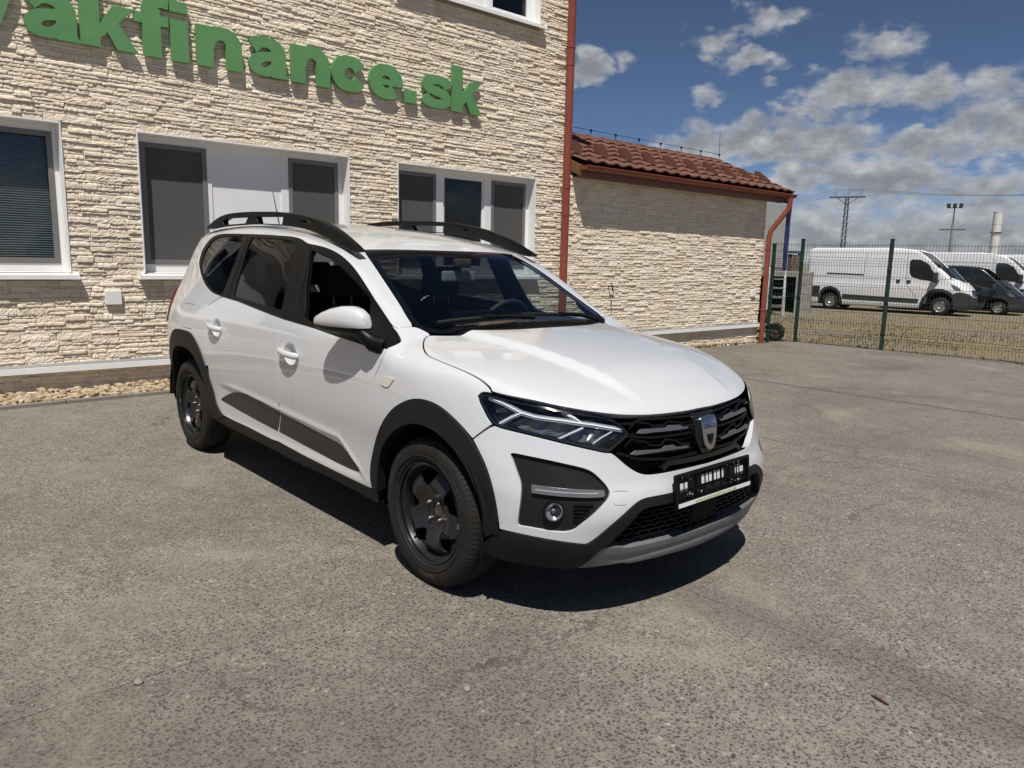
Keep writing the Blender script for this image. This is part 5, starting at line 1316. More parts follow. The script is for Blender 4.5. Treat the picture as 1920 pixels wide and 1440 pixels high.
def wheel(x, y, s, steer=0., spin=0., name='wheel', weight=None):
    """built with the axle along local y; the outer face looks to -y"""
    w = empty(name, (x, y*1., .326), 0, CAR)
    w.rotation_euler = (0, spin, (0 if s < 0 else math.pi)+steer)
    # tyre: local origin at the middle of the tyre; outer sidewall at y=-.1025
    prof = [(.085,.222),(.098,.232),(.1035,.262),(.1015,.290),(.092,.309),(.080,.318)]
    tread = []
    for yy in (.078,.058,.0555,.049,.0465,.022,.0195,.012,.0095,-.0095,-.012,-.0195,-.022,-.0465,-.049,-.0555,-.058,-.078):
        r = .326-1.15*abs(yy)**2.2
        groove = any(abs(abs(yy)-g) < .0036 for g in (.0522,.0158)) 
        tread.append((yy, r-(.008 if groove else 0)))
    pr = prof+tread+[(-a, r) for a, r in prof[::-1]]
    t = MB().lathe(pr, (0,0,0), 'y', 96).build('tyre', MAT['tyre_rubber'], w, 28)
    # lateral sipes on the tread shoulders, sidewall rings
    m = MB()
    for k in range(88):
        a = 2*math.pi*k/88
        for sg in (-1, 1):
            p = []
            for yy, r in ((.060,.3235),(.080,.3195),(.0915,.3105)):
                p.append((r*math.cos(a+.02*(yy-.06)/.03), sg*yy, r*math.sin(a+.02*(yy-.06)/.03)))
            for i in range(2):
                A = Vector(p[i]); B = Vector(p[i+1]); d = (B-A).normalized(); nrm = Vector((math.cos(a), sg*.25, math.sin(a))).normalized(); q = d.cross(nrm)*.0055
                m.add([A-q+nrm*.0012, A+q+nrm*.0012, B+q+nrm*.0012, B-q+nrm*.0012, A-q-nrm*.004, A+q-nrm*.004, B+q-nrm*.004, B-q-nrm*.004], [(0,1,2,3),(0,4,5,1),(1,5,6,2),(2,6,7,3),(3,7,4,0)])
    sb = m.build('tread_blocks', MAT['tyre_rubber'], t); sb['kind'] = 'stuff'
    MB().lathe([(-.1025,.247),(-.1052,.249),(-.1052,.2515),(-.1030,.253)], (0,0,0), 'y', 72).build('sidewall_ring', MAT['tyre_rubber'], t, 60)
    # raised lettering on the sidewall
    def side_text(s_, r0, a_mid, size):
        def mp(a, b):
            rr = r0+b; an = a_mid-a/r0; return (rr*math.cos(an), -.1034-.0012, rr*math.sin(an))
        txt(t, s_, size, None, 0, MAT['tyre_mark'], mapf=mp)
    for am in (.6, 2.7, 4.8):
        side_text('205/60 R16', .272, am, .024)
    # steel rim
    rim = MB().lathe([(-.090,.2175),(-.094,.2215),(-.092,.2235),(-.080,.2225),(-.078,.205),(-.066,.200),(-.04,.193),(.0,.180),(.07,.185),(.09,.21)], (0,0,0), 'y', 72).build('rim', MAT['steel_black'], w, 50)
    # pressed centre with five openings
    outc = circ(0, 0, .196, .196, 72); holes = []
    for k in range(5):
        a0 = math.radians(90-27+36)+k*2*math.pi/5; L = []
        for (r, da) in ((.108,-.16),(.098,0),(.108,.16),(.135,.27),(.165,.335),(.181,.32),(.184,.2),(.186,0),(.184,-.2),(.181,-.32),(.165,-.335),(.135,-.27)): L.append((r*math.cos(a0+da), r*math.sin(a0+da)))
        holes.append(round_poly(L, 2, 80))
    cb = circ(0, 0, .033, .033, 24)
    def dish(r, a):
        # spokes bulge outwards between hub and rim
        return -.052-.028*math.exp(-((r-.135)/.042)**2)+.020*math.exp(-(r/.06)**2)+.012*max(0, (r-.17)/.026)
    pl = [resample(outc, .02)]+[resample(h, .012) for h in holes]+[cb]
    uv, T = fill2d(pl, .012); V = []; V2 = []
    for u, v in uv:
        r = math.hypot(u, v); V.append((u, dish(r, 0), v)); V2.append((u, dish(r, 0)+.012, v))
    n = len(V); F = [tuple(q) for q in T.tolist()]+[tuple(i+n for i in q[::-1]) for q in T.tolist()]
    ed = set()
    for a, b, c in T.tolist(): ed.update(((a,b),(b,c),(c,a)))
    F += [(b, a, a+n, b+n) for a, b in ed if (b, a) not in ed]
    m = MB(); m.add(V+V2, F); m.build('wheel_centre', MAT['steel_black'], w, 42)
    m = MB().lathe([(-.034,.001),(-.036,.02),(-.034,.029),(-.02,.031)], (0,0,0), 'y', 24); m.build('hub', MAT['brake_steel'], w, 40, recalc=True)
    for k in range(4):
        a = .9+k*math.pi/2; MB().lathe([(-.060,.001),(-.062,.006),(-.058,.009),(-.036,.0095),(-.034,.0115)], (.05*math.cos(a), 0, .05*math.sin(a)), 'y', 10).build('wheel_bolt', MAT['brake_steel'], w, 40)
    MB().lathe([(-.012,.06),(-.012,.135),(.01,.135),(.01,.06)], (0,0,0), 'y', 48).build('brake_disc', MAT['brake_steel'], w, 40)
    MB().box((-.14,-.035,-.05), (-.07,.05,.07)).build('brake_caliper', MAT['brake_steel'], w, bevel=.01)
    a = 3.95; MB().tube([(.178*math.cos(a), -.05, .178*math.sin(a)), (.165*math.cos(a), -.083, .165*math.sin(a))], .005, 8).build('valve', MAT['seal_rubber'], w, 40)
    if weight is not None:
        m = MB(); a = weight; m.lathe([(-.0945,.212),(-.0985,.218),(-.0985,.2235),(-.0905,.2255)], (0,0,0), 'y', 5, a-.055, a+.055); m.build('balance_weight', MAT['silver'], w, 40, recalc=False)
    return w
def underside():
    LB = MAT['liner_black']
    for s in (-1, 1):
        for cx, r in ((0., .40), (-2.887, .435)):
            m = MB(); n = 24; y0, y1 = .55, .862; V = []
            for y in (y0, y1):
                for k in range(n+1):
                    a = .02+(math.pi-.04)*k/n; V.append((cx+r*math.cos(a), y, .335+r*math.sin(a)))
            F = [(k, k+1, n+2+k, n+1+k) for k in range(n)]+[tuple(range(n+1))]
            m.add(mir(V, -s), F); m.build('wheel_housing', LB, CAR, 40, recalc=False)
    m = MB(); m.box((-3.5,-.58,.225), (.62,.58,.26)); m.box((-2.42,-.80,.24), (-.42,-.58,.27)); m.box((-2.42,.58,.24), (-.42,.80,.27)); m.box((-3.45,-.56,.26), (-3.35,.56,.9)); m.box((.36,-.60,.26), (.40,.60,.80))
    m.box((-.40,-.80,.27), (-.36,.80,.96))
    m.build('underbody', LB, CAR)
    MB().tube([(-.03,-.6,.326), (-.03,.6,.326)], .03, 10).build('axle', LB, CAR); MB().tube([(-2.897,-.65,.326), (-2.897,.65,.326)], .035, 10).build('axle', LB, CAR)
    m = MB(); m.box((.30,-.72,.20), (.36,-.50,.24)); m.box((.30,.50,.20), (.36,.72,.24)); m.build('air_deflector', MAT['seal_rubber'], CAR)
def cabin():
    D = MAT['cabin_dark']
    MB().box((-3.4,-.78,.30), (-.40,.78,.36)).build('floor', D, CAR)
    m = MB(); m.prism([(-.34,.955),(-.30,.99),(-.42,1.025),(-.62,1.01),(-.80,.965),(-.86,.90),(-.80,.74),(-.45,.62),(-.36,.62)], lambda a, b: (a, -.74, b), lambda a, b: (a, .74, b)); m.build('dashboard', D, CAR, 50)
    m = MB(); m.prism([(-.50,1.015),(-.55,1.075),(-.74,1.07),(-.83,1.02),(-.83,.93),(-.5,.95)], lambda a, b: (a, .17, b), lambda a, b: (a, .57, b)); m.build('instrument_hood', D, CAR, bevel=.02, smooth=50)
    m = MB(); m.box((-.79,-.14,.985), (-.76,.14,1.115)); m.build('centre_screen', MAT['gloss_black'], CAR, bevel=.008)
    sw = empty('steering_wheel', (-.93,.37,.985), 0, CAR); sw.rotation_euler = (0, R(-66), 0)
    MB().tube([(.185*math.cos(t), .185*math.sin(t), 0) for t in [2*math.pi*k/40 for k in range(40)]], .0155, 10, closed=True).build('wheel_ring', D, sw, 60)
    m = MB(); m.bar((0,-.17,-.01), (0,.17,-.01), .055, .02); m.bar((0,0,-.01), (-.17,0,-.01), .05, .02); m.box((-.07,-.07,-.02), (.055,.07,.02)); m.build('wheel_spokes', D, sw, bevel=.008)
    def seat(x, y, rear=False, w=.25):
        r = empty('seat', (x, y, .36), 0, CAR); C = MAT['seat_cloth']
        def cushion(name, L, hw, bev=.03):
            m = MB(); m.prism(L, lambda a, b: (a, -hw, b), lambda a, b: (a, hw, b)); m.build(name, C, r, bevel=bev, smooth=60)
        cushion('seat_cushion', [(.26,.10),(.28,.22),(.0,.20),(-.26,.15),(-.26,.05),(.2,.02)], w)
        cushion('backrest', [(-.20,.16),(-.14,.40),(-.25,.72),(-.33,.74),(-.37,.70),(-.33,.3),(-.30,.12)], w*.97)
        for q in ((0,) if not rear else (-.32, .32)):
            m = MB(); m.prism([(-.275,.80),(-.27,.96),(-.30,.985),(-.36,.98),(-.385,.82),(-.35,.79)], lambda a, b, q=q: (a, q-.125, b), lambda a, b, q=q: (a, q+.125, b)); m.build('headrest', C, r, bevel=.025, smooth=60)
            m = MB()
            for d in (-.06,.06): m.tube([(-.31,q+d,.70), (-.32,q+d,.82)], .006, 6)
            m.build('headrest_posts', MAT['silver'], r, 60)
    seat(-1.25, -.37); seat(-1.25, .37); seat(-2.15, 0, True, .62); seat(-2.95, 0, True, .55)
    # inner mirror
    im = empty('inner_mirror', (-.90, .0, 1.30), 0, CAR)
    MB().box((-.015,-.115,-.03), (.012,.115,.03)).build('mirror_shell', MAT['cabin_grey'], im, bevel=.012)
    MB().tube([(.0,0,.03), (.03,0,.085)], .012, 8).build('mirror_stalk', D, im, 60)
    MB().box((.01,-.05,.05), (.055,.05,.10)).build('sensor_box', D, im, bevel=.01)
    # wipers
    for y0, y1, x0 in ((-.02,-.52,-.30), (.52,.02,-.30)):
        wp = empty('wiper', (0,0,0), 0, CAR)
        uv = np.array([(-.335-.02*k/10, y0+(y1-y0)*k/10-.03) for k in range(11)]); P = CH['top'].map(uv)+np.array((.008,0,.016))
        MB().tube(P.tolist(), .009, 8).build('wiper_blade', MAT['seal_rubber'], wp, 60)
        q = CH['top'].map(np.array([(-.285, y0+.03), (-.33, y0+(y1-y0)*.25), (-.345, y0+(y1-y0)*.55)]))+np.array((.01,0,.022))
        MB().tube(q.tolist(), [.014,.010,.007], 8).build('wiper_arm', MAT['satin_black'], wp, 60)
pmat('tyre_mark', (.06,.055,.05), .7, fn=grain(20., .1, 0))
car_body(); rails(); mirrors(); underside(); cabin()
wheel(0., -.7575, -1, 0., 0., weight=.02); wheel(-2.897, -.7575, -1, 0., .9, weight=3.15+.9)
wheel(0., .7575, 1); wheel(-2.897, .7575, 1)

# ------------------------------------------------------------------ beyond the yard: vans
pmat('van_white', (.70,.705,.71), .32, coat=.6, fn=grain(3., .03, 0))
pmat('van_black', (.012,.012,.013), .25, coat=.8, fn=grain(3., .2, 0))
pmat('van_plastic', (.028,.028,.03), .6, fn=grain(9., .2, 0))
pmat('van_wheel', (.45,.45,.46), .35, .7, fn=grain(9., .1, 0))
pmat('van_glass', (.02,.022,.025), .05, coat=.5, fn=grain(2., .2, 0))
pmat('fence_green', (.010,.034,.023), .5, fn=grain(20., .2, 0))
pmat('galvanised', (.15,.15,.145), .5, .6, fn=grain(15., .15, .05))
pmat('aluminium', (.55,.55,.55), .4, .8, fn=grain(15., .1, 0))
pmat('mast_concrete', (.22,.215,.20), .85, fn=grain(6., .2, .1))
pmat('chimney_white', (.62,.62,.60), .5, fn=grain(3., .1, 0))
pmat('cable', (.03,.03,.03), .6, fn=grain(3., .1, 0))
pmat('insulator', (.30,.30,.31), .3, fn=grain(30., .1, 0))
pmat('tarp_blue', (.012,.024,.10), .5, fn=grain(25., .35, .4, .01))
pmat('canopy_white', (.38,.38,.37), .6, fn=grain(5., .1, .05))
pmat('old_wood', (.13,.11,.09), .85, fn=grain(25., .35, .3, .004))
pmat('old_concrete', (.27,.255,.23), .9, fn=grain(8., .25, .3, .006))
pmat('rust', (.11,.06,.04), .85, fn=grain(12., .4, .2))
pmat('dry_grass', (.36,.28,.13), .9, spec=.1, fn=lambda t, b: t.l.new(t.ramp(t.noise(geo_co(t), 1.1, 4., .6), [(.3, (.13,.108,.065)), (.5, (.225,.183,.11)), (.7, (.31,.26,.165))]), b.inputs['Base Color']))
pmat('stick_red', (.075,.022,.014), .8, fn=grain(60., .3, .2))
V_T = Sp([(1.05,.86),(.9,1.05),(.72,1.16),(.45,1.30),(.25,1.42),(0,1.66),(-.3,1.95),(-.6,2.24),(-.85,2.42),(-1.2,2.53),(-1.7,2.57),(-3,2.575),(-5.2,2.55)])
V_X = Sp([(.1,.80),(.25,.93),(.45,1.0),(.7,.99),(.9,.95),(1.05,.86),(1.3,.6)])
V_W = Sp([(.1,.93),(.3,.985),(.6,1.0),(1.05,1.01),(1.12,1.0),(1.5,.98),(2.1,.93),(2.45,.88),(2.7,.82)])
V_P = Sp([(-1.2,0),(-.5,.02),(0,.04),(.4,.10),(.7,.19),(.9,.30),(1.0,.42)])
def F_van(x, y, z, detail=True):
    x, y, z = np.broadcast_arrays(np.asarray(x, float), np.asarray(y, float), np.asarray(z, float)); ay = np.sqrt(y*y+1e-6)
    side = ay-(V_W(z)-V_P(x)*(x > -1.2))
    xe = x+np.where(x > -1.4, .38*((ay/.93)**2-1)*sstep(-1.4, -.7, x), 0.)
    top = (z-(V_T(xe)-.05*(ay/.9)**2))*np.where(x > -.9, .72, 1.)
    fr = (x-(V_X(z)-.22*(ay/.9)**2.2))*.9
    r = smax(smax(top, fr, .07), side, .12)
    return smax(smax(r, -5.06-x, .12), .22-z, .04)
def build_van(name, paint, label, group):
    global F
    keep = F; F = F_van
    van = empty(name); tag(van, label, 'van', group)
    WP = MAT['van_plastic']
    archF = [(.58,.24),(.56,.45),(.47,.67),(.30,.87),(.05,.98),(-.2,.98),(-.42,.87),(-.58,.66),(-.66,.45),(-.68,.24)]
    archR = [(-3.58,.24),(-3.60,.50),(-3.68,.72),(-3.82,.86),(-4.05,.93),(-4.28,.88),(-4.42,.74),(-4.47,.5),(-4.48,.24)]
    win = [(-1.18,2.03),(-1.12,2.09),(-.82,2.08),(-.54,1.93),(-.30,1.60),(-.10,1.28),(-.16,1.25),(-.80,1.33),(-1.07,1.42),(-1.15,1.55),(-1.18,1.8)]
    body = archF[::1]+archR+[(-5.05,.24),(-5.055,1.2),(-5.05,2.2),(-4.98,2.46),(-4.8,2.50),(-1.7,2.52),(-1.2,2.47),(-.85,2.36),(-.62,2.19),(-.30,1.89),(0,1.60),(.22,1.38),(.45,1.26),(.66,1.14),(.80,.95),(.84,.7),(.84,.24)]
    for s in (-1, 1):
        b = panel('body_side', [body, win], 'side', paint, van, s, sp=.08, flange=.05, key='vbody')
        panel('door_window', [inset(win, -.004)], 'side', MAT['van_glass'], b, s, sp=.1, off=-.008, flange=0, key='vwin')
        def strip(nm, L, off=.008, mt=WP): panel(nm, [L], 'side', mt, b, s, sp=.08, off=off, flange=.02, key='v'+nm+str(L[0]))
        strip('side_moulding', [(-3.56,.66),(-.78,.60),(-.74,.56),(-.76,.43),(-3.55,.46)])
        strip('rear_moulding', [(-5.05,.93),(-4.50,.95),(-4.46,.9),(-4.50,.5),(-5.05,.5)])
        strip('door_rail', [(-4.25,1.50),(-2.82,1.48),(-2.82,1.43),(-4.25,1.45)])
        oA = [(x*1.0+(.0), z) for x, z in archF]; iA = inset(archF, .055)
        strip('arch_trim', [(.60,.24),(.58,.46),(.49,.70),(.31,.90),(.05,1.01),(-.21,1.01),(-.44,.89),(-.61,.67),(-.69,.45),(-.71,.24),(-.64,.24),(-.61,.45),(-.53,.62),(-.38,.80),(-.2,.90),(.04,.90),(.26,.80),(.42,.62),(.50,.42),(.52,.24)], .010)
        strip('arch_trim', [(-3.55,.24),(-3.57,.5),(-3.66,.74),(-3.81,.89),(-4.05,.96),(-4.29,.91),(-4.45,.75),(-4.50,.5),(-4.51,.24),(-4.44,.24),(-4.42,.5),(-4.36,.70),(-4.25,.82),(-4.05,.87),(-3.86,.81),(-3.74,.69),(-3.66,.5),(-3.64,.24)], .010)
        for hx in (-1.52, -1.15): strip('door_handle', [(hx-.07,1.30),(hx+.06,1.30),(hx+.07,1.24),(hx+.05,1.17),(hx-.06,1.17),(hx-.08,1.24)], .012)
        for L in ([(-1.29,2.44),(-1.24,1.5),(-1.22,1.15),(-.82,.62)], [(-2.78,2.36),(-2.80,1.4),(-2.80,.7)]):
            m = MB(); V, Fc = ribbon(dense(L, 5), 'side', .012, -.01, .002); m.add(mir(V, s), Fc); m.build('panel_gap', MAT['cable'], b)
        for L in ([(-5.0,2.16),(-4.,2.15),(-2.84,2.14)], [(-2.72,2.13),(-1.4,2.12)], [(-5.02,1.10),(-3.,1.09),(-.7,1.07)], [(-4.95,1.36),(-3.,1.34),(-1.4,1.33)]):
            m = MB(); V, Fc = ribbon(dense(L, 5), 'side', .03, -.01, .008); m.add(mir(V, s), Fc); m.build('body_crease', paint, b)
        # mirror
        mr = MB(); mr.box((-.30,1.02,1.27), (-.14,1.26,1.62)); mr.box((-.28,.9,1.24), (-.12,1.05,1.32))
        mr.V = [(v[0], v[1]*(1 if s > 0 else -1), v[2]) for v in mr.V]; mr.build('door_mirror', WP, van, bevel=.04)
        hl = panel('headlight', [round_poly([(.86,.96),(.96,1.00),(1.02,1.12),(1.05,1.20),(.92,1.14),(.80,1.05),(.78,.98)])], 'cyl', MAT['lamp_grey'], van, s, sp=.05, off=.006, flange=.02, key='vhl')
    ce = [(.84,.24),(.84,.7),(.80,.95)]
    panel('roof', [full([(-1.15,0),(-1.05,-.5),(-.95,-.80),(-1.5,-.87),(-3,-.88),(-4.9,-.86),(-5.0,-.5),(-5.0,0)], 1)], 'top', paint, van, sp=.12, flange=.04)
    panel('windscreen', [full([(.66,0),(.58,-.4),(.21,-.82),(-.25,-.86),(-.60,-.82),(-.49,-.4),(-.44,0)], 1)], 'top', MAT['van_glass'], van, sp=.07, off=.004, flange=.02)
    panel('bonnet', [full([(.68,0),(.60,-.4),(.23,-.86),(.50,-.80),(.70,-.71),(.84,-.5),(.93,0)], 1)], 'top', paint, van, sp=.06, flange=.03)
    panel('cab_front', [full([(-.46,0),(-.51,-.4),(-.62,-.83),(-.25,-.87),(.21,-.83),(.21,-.93),(-.3,-.95),(-.75,-.92),(-.95,-.88),(-1.04,-.5),(-1.14,0)], 1)], 'top', paint, van, sp=.06, off=-.002, flange=.02)
    panel('bumper', [round_poly([(-.92,.26),(-.5,.25),(0,.25),(.5,.25),(.92,.26),(.98,.55),(.95,.85),(.78,.93),(.5,.80),(.3,.70),(0,.68),(-.3,.70),(-.5,.80),(-.78,.93),(-.95,.85),(-.98,.55)])], 'cyl', WP, van, sp=.06, off=.012, flange=.06)
    panel('nose', [round_poly([(-.76,.95),(-.5,.83),(-.3,.72),(0,.70),(.3,.72),(.5,.83),(.76,.95),(.9,1.16),(.5,1.10),(0,1.08),(-.5,1.10),(-.9,1.16)])], 'cyl', paint, van, sp=.06, off=.002, flange=.04)
    panel('grille', [round_poly([(-.30,.76),(0,.75),(.30,.76),(.34,.97),(0,.98),(-.34,.97)])], 'cyl', MAT['gloss_black'], van, sp=.06, off=.012, flange=.03)
    for z in (.80,.86,.92): MB().add(*ribbon([(-.28,z),(0,z),(.28,z)], 'cyl', .015, 0, .02)).build('grille_bar', MAT['silver'], van)
    MB().box((-5.06,-.9,.3), (-5.0,.9,2.45)).build('rear_doors', paint, van, bevel=.02)
    MB().box((-4.9,-.80,.22), (.7,.80,.34)).build('underbody', MAT['liner_black'], van)
    for cx in (0., -4.035):
        for s in (-1, 1):
            m = MB(); n = 16; V = [(cx+.44*math.cos(a), y*s, .36+.50*math.sin(a)) for y in (.55,.96) for a in [math.pi*k/n for k in range(n+1)]]
            m.add(V, [(k, k+1, n+2+k, n+1+k) for k in range(n)]+[tuple(range(n+1))]); m.build('wheel_housing', MAT['liner_black'], van, 40, recalc=False)
            w = empty('wheel', (cx, s*.86, .345), 0 if s < 0 else math.pi, van)
            MB().lathe([(.10,.20),(.11,.26),(.09,.325),(.06,.342),(-.06,.342),(-.09,.325),(-.112,.27),(-.105,.205)], (0,0,0), 'y', 36).build('tyre', MAT['tyre_rubber'], w, 40)
            MB().lathe([(-.10,.207),(-.105,.20),(-.08,.185),(-.07,.15),(-.085,.11),(-.088,.07),(-.07,.05),(-.075,.03),(-.078,.001)], (0,0,0), 'y', 30).build('hubcap', MAT['van_wheel'], w, 40)
            for k in range(8):
                a = k*math.pi/4; MB().lathe([(-.0875,.001),(-.0885,.014),(-.08,.018)], (.128*math.cos(a), 0, .128*math.sin(a)), 'y', 8).build('rim_opening', MAT['liner_black'], w)
    F = keep
    return van
def copy_tree(o, parent=None, swap=None):
    c = o.copy(); COL.objects.link(c); c.parent = parent
    if swap and c.type == 'MESH':
        for a, b in swap.items():
            if c.data.materials and c.data.materials[0] == a:
                c.data = c.data.copy(); c.data.materials[0] = b
    for ch in list(o.children): copy_tree(ch, c, swap)
    return c
def vans():
    g = 'delivery vans parked beyond the fence'; yaw = .12
    v = build_van('delivery_van', MAT['van_white'], 'long white delivery van parked right behind the green wire fence', g)
    def put(o, lat, fwd):
        x = -7.54+.921*fwd-.389*lat; y = 29.30+.389*fwd+.921*lat; o.location = (x, y, gz(x, y)-.05); o.rotation_euler = (0, 0, yaw)
    put(v, 0, -.35)
    kids = [copy_tree(v) for _ in range(2)]
    put(kids[0], 5.6, 3.2); kids[0]['label'] = 'white delivery van behind the black van, second white van from the left'
    put(kids[1], 8.6, 5.0); kids[1]['label'] = 'white delivery van cut off by the right picture edge, farthest in the row'
    d = copy_tree(v, None, {MAT['van_white']: MAT['van_black']}); d.name = 'black_van'
    put(d, 2.9, 1.9); d.scale = (.84,.94,.76); d['label'] = 'low black van with chrome headlight standing between two white vans'
vans()
# ------------------------------------------------------------------ wire fence
def fence():
    f = empty('wire_fence', (-5.01, 11.96, 0)); tag(f, 'dark green welded wire fence closing off the concrete yard', 'fence')
    P = [(-5.34,11.44), (-5.01,11.96), (-3.35,12.15), (-.86,12.42), (1.63,12.69)]; f0 = Vector((-5.01,11.96,0))
    for i, (x, y) in enumerate(P):
        z = gz(x, y)-.05; h = 2.12 if i else 2.0
        p = empty('post', (x-f0.x, y-f0.y, z), math.atan2(.19, 1.66), f)
        MB().box((-.03,-.03,0), (.03,.03,h)).build('post_tube', MAT['fence_green'], p, bevel=.004)
        MB().box((-.034,-.034,h), (.034,.034,h+.03)).build('post_cap', MAT['cable'], p, bevel=.006)
        for q in (.35, .95, 1.55):
            MB().box((-.036,-.045,q), (.036,-.028,q+.05)).build('clamp', MAT['fence_green'], p, bevel=.004)
    for a, b in zip(P, P[1:]):
        A = Vector((a[0], a[1], 0)); B = Vector((b[0], b[1], 0)); d = (B-A); L = d.length; d /= L; n = Vector((d.y, -d.x, 0)); m = MB()
        # folds of the mesh
        zs = []; z = .06
        for fold in (.28, .98, 1.68):
            zs += [(fold-.05, 0), (fold, .04), (fold+.05, 0)]
        prof = [(.05, 0)]+zs+[(2.03, 0), (2.06, 0)]
        k = int((L-.08)/.05)
        for i in range(k+1):
            p = A+d*(.04+i*(L-.08)/k); g = gz(p.x, p.y)-.05
            pts = [p+n*o+Vector((0,0,g+z)) for z, o in prof]
            for q, r in zip(pts, pts[1:]): m.bar(q-f0, r-f0, 0.0044, .0044, up=(d.x, d.y, 0))
        for z, o in [(.06,0),(.23,0),(.33,0),(.53,0),(.73,0),(.93,0),(1.03,0),(1.23,0),(1.43,0),(1.63,0),(1.73,0),(1.88,0),(2.02,0),(.28,.04),(.98,.04),(1.68,.04)]:
            q0 = A+d*.03+n*(o+.005); q1 = B-d*.03+n*(o+.005)
            m.bar(q0+Vector((0,0,gz(q0.x,q0.y)-.05+z))-f0, q1+Vector((0,0,gz(q1.x,q1.y)-.05+z))-f0, .006, .006)
        m.build('wire_panel', MAT['fence_green'], f, recalc=False)['kind'] = 'stuff'
fence()
# ------------------------------------------------------------------ dry grass beyond the fence
def grass():
    rnd = random.Random(31); V = []; Fc = []
    for _ in range(26000):
        y = 12.25+abs(rnd.gauss(0, 7.)); x = rnd.uniform(-12-.4*(y-12), 4.5)
        if noise.noise(Vector((x*.35, y*.35, 0)))+.5*noise.noise(Vector((x*1.3, y*1.3, 4))) < -.02 and rnd.random() < .86: continue
        if y > 30: continue
        z = gz(x, y)-.055; h = rnd.uniform(.02,.075)*(1.5 if rnd.random() < .04 else 1.); a = rnd.uniform(0, 6.28); w = .006+.012*rnd.random(); b = rnd.uniform(-.06,.06); c = rnd.uniform(-.06,.06)
        k = len(V); V += [(x-w*math.cos(a), y-w*math.sin(a), z), (x+w*math.cos(a), y+w*math.sin(a), z), (x+b, y+c, z+h)]; Fc.append((k, k+1, k+2))
    o = mesh('dry_grass', V, Fc, MAT['dry_grass']); tag(o, 'short dry yellow grass growing beyond the fence', 'grass', kind='stuff')
grass()
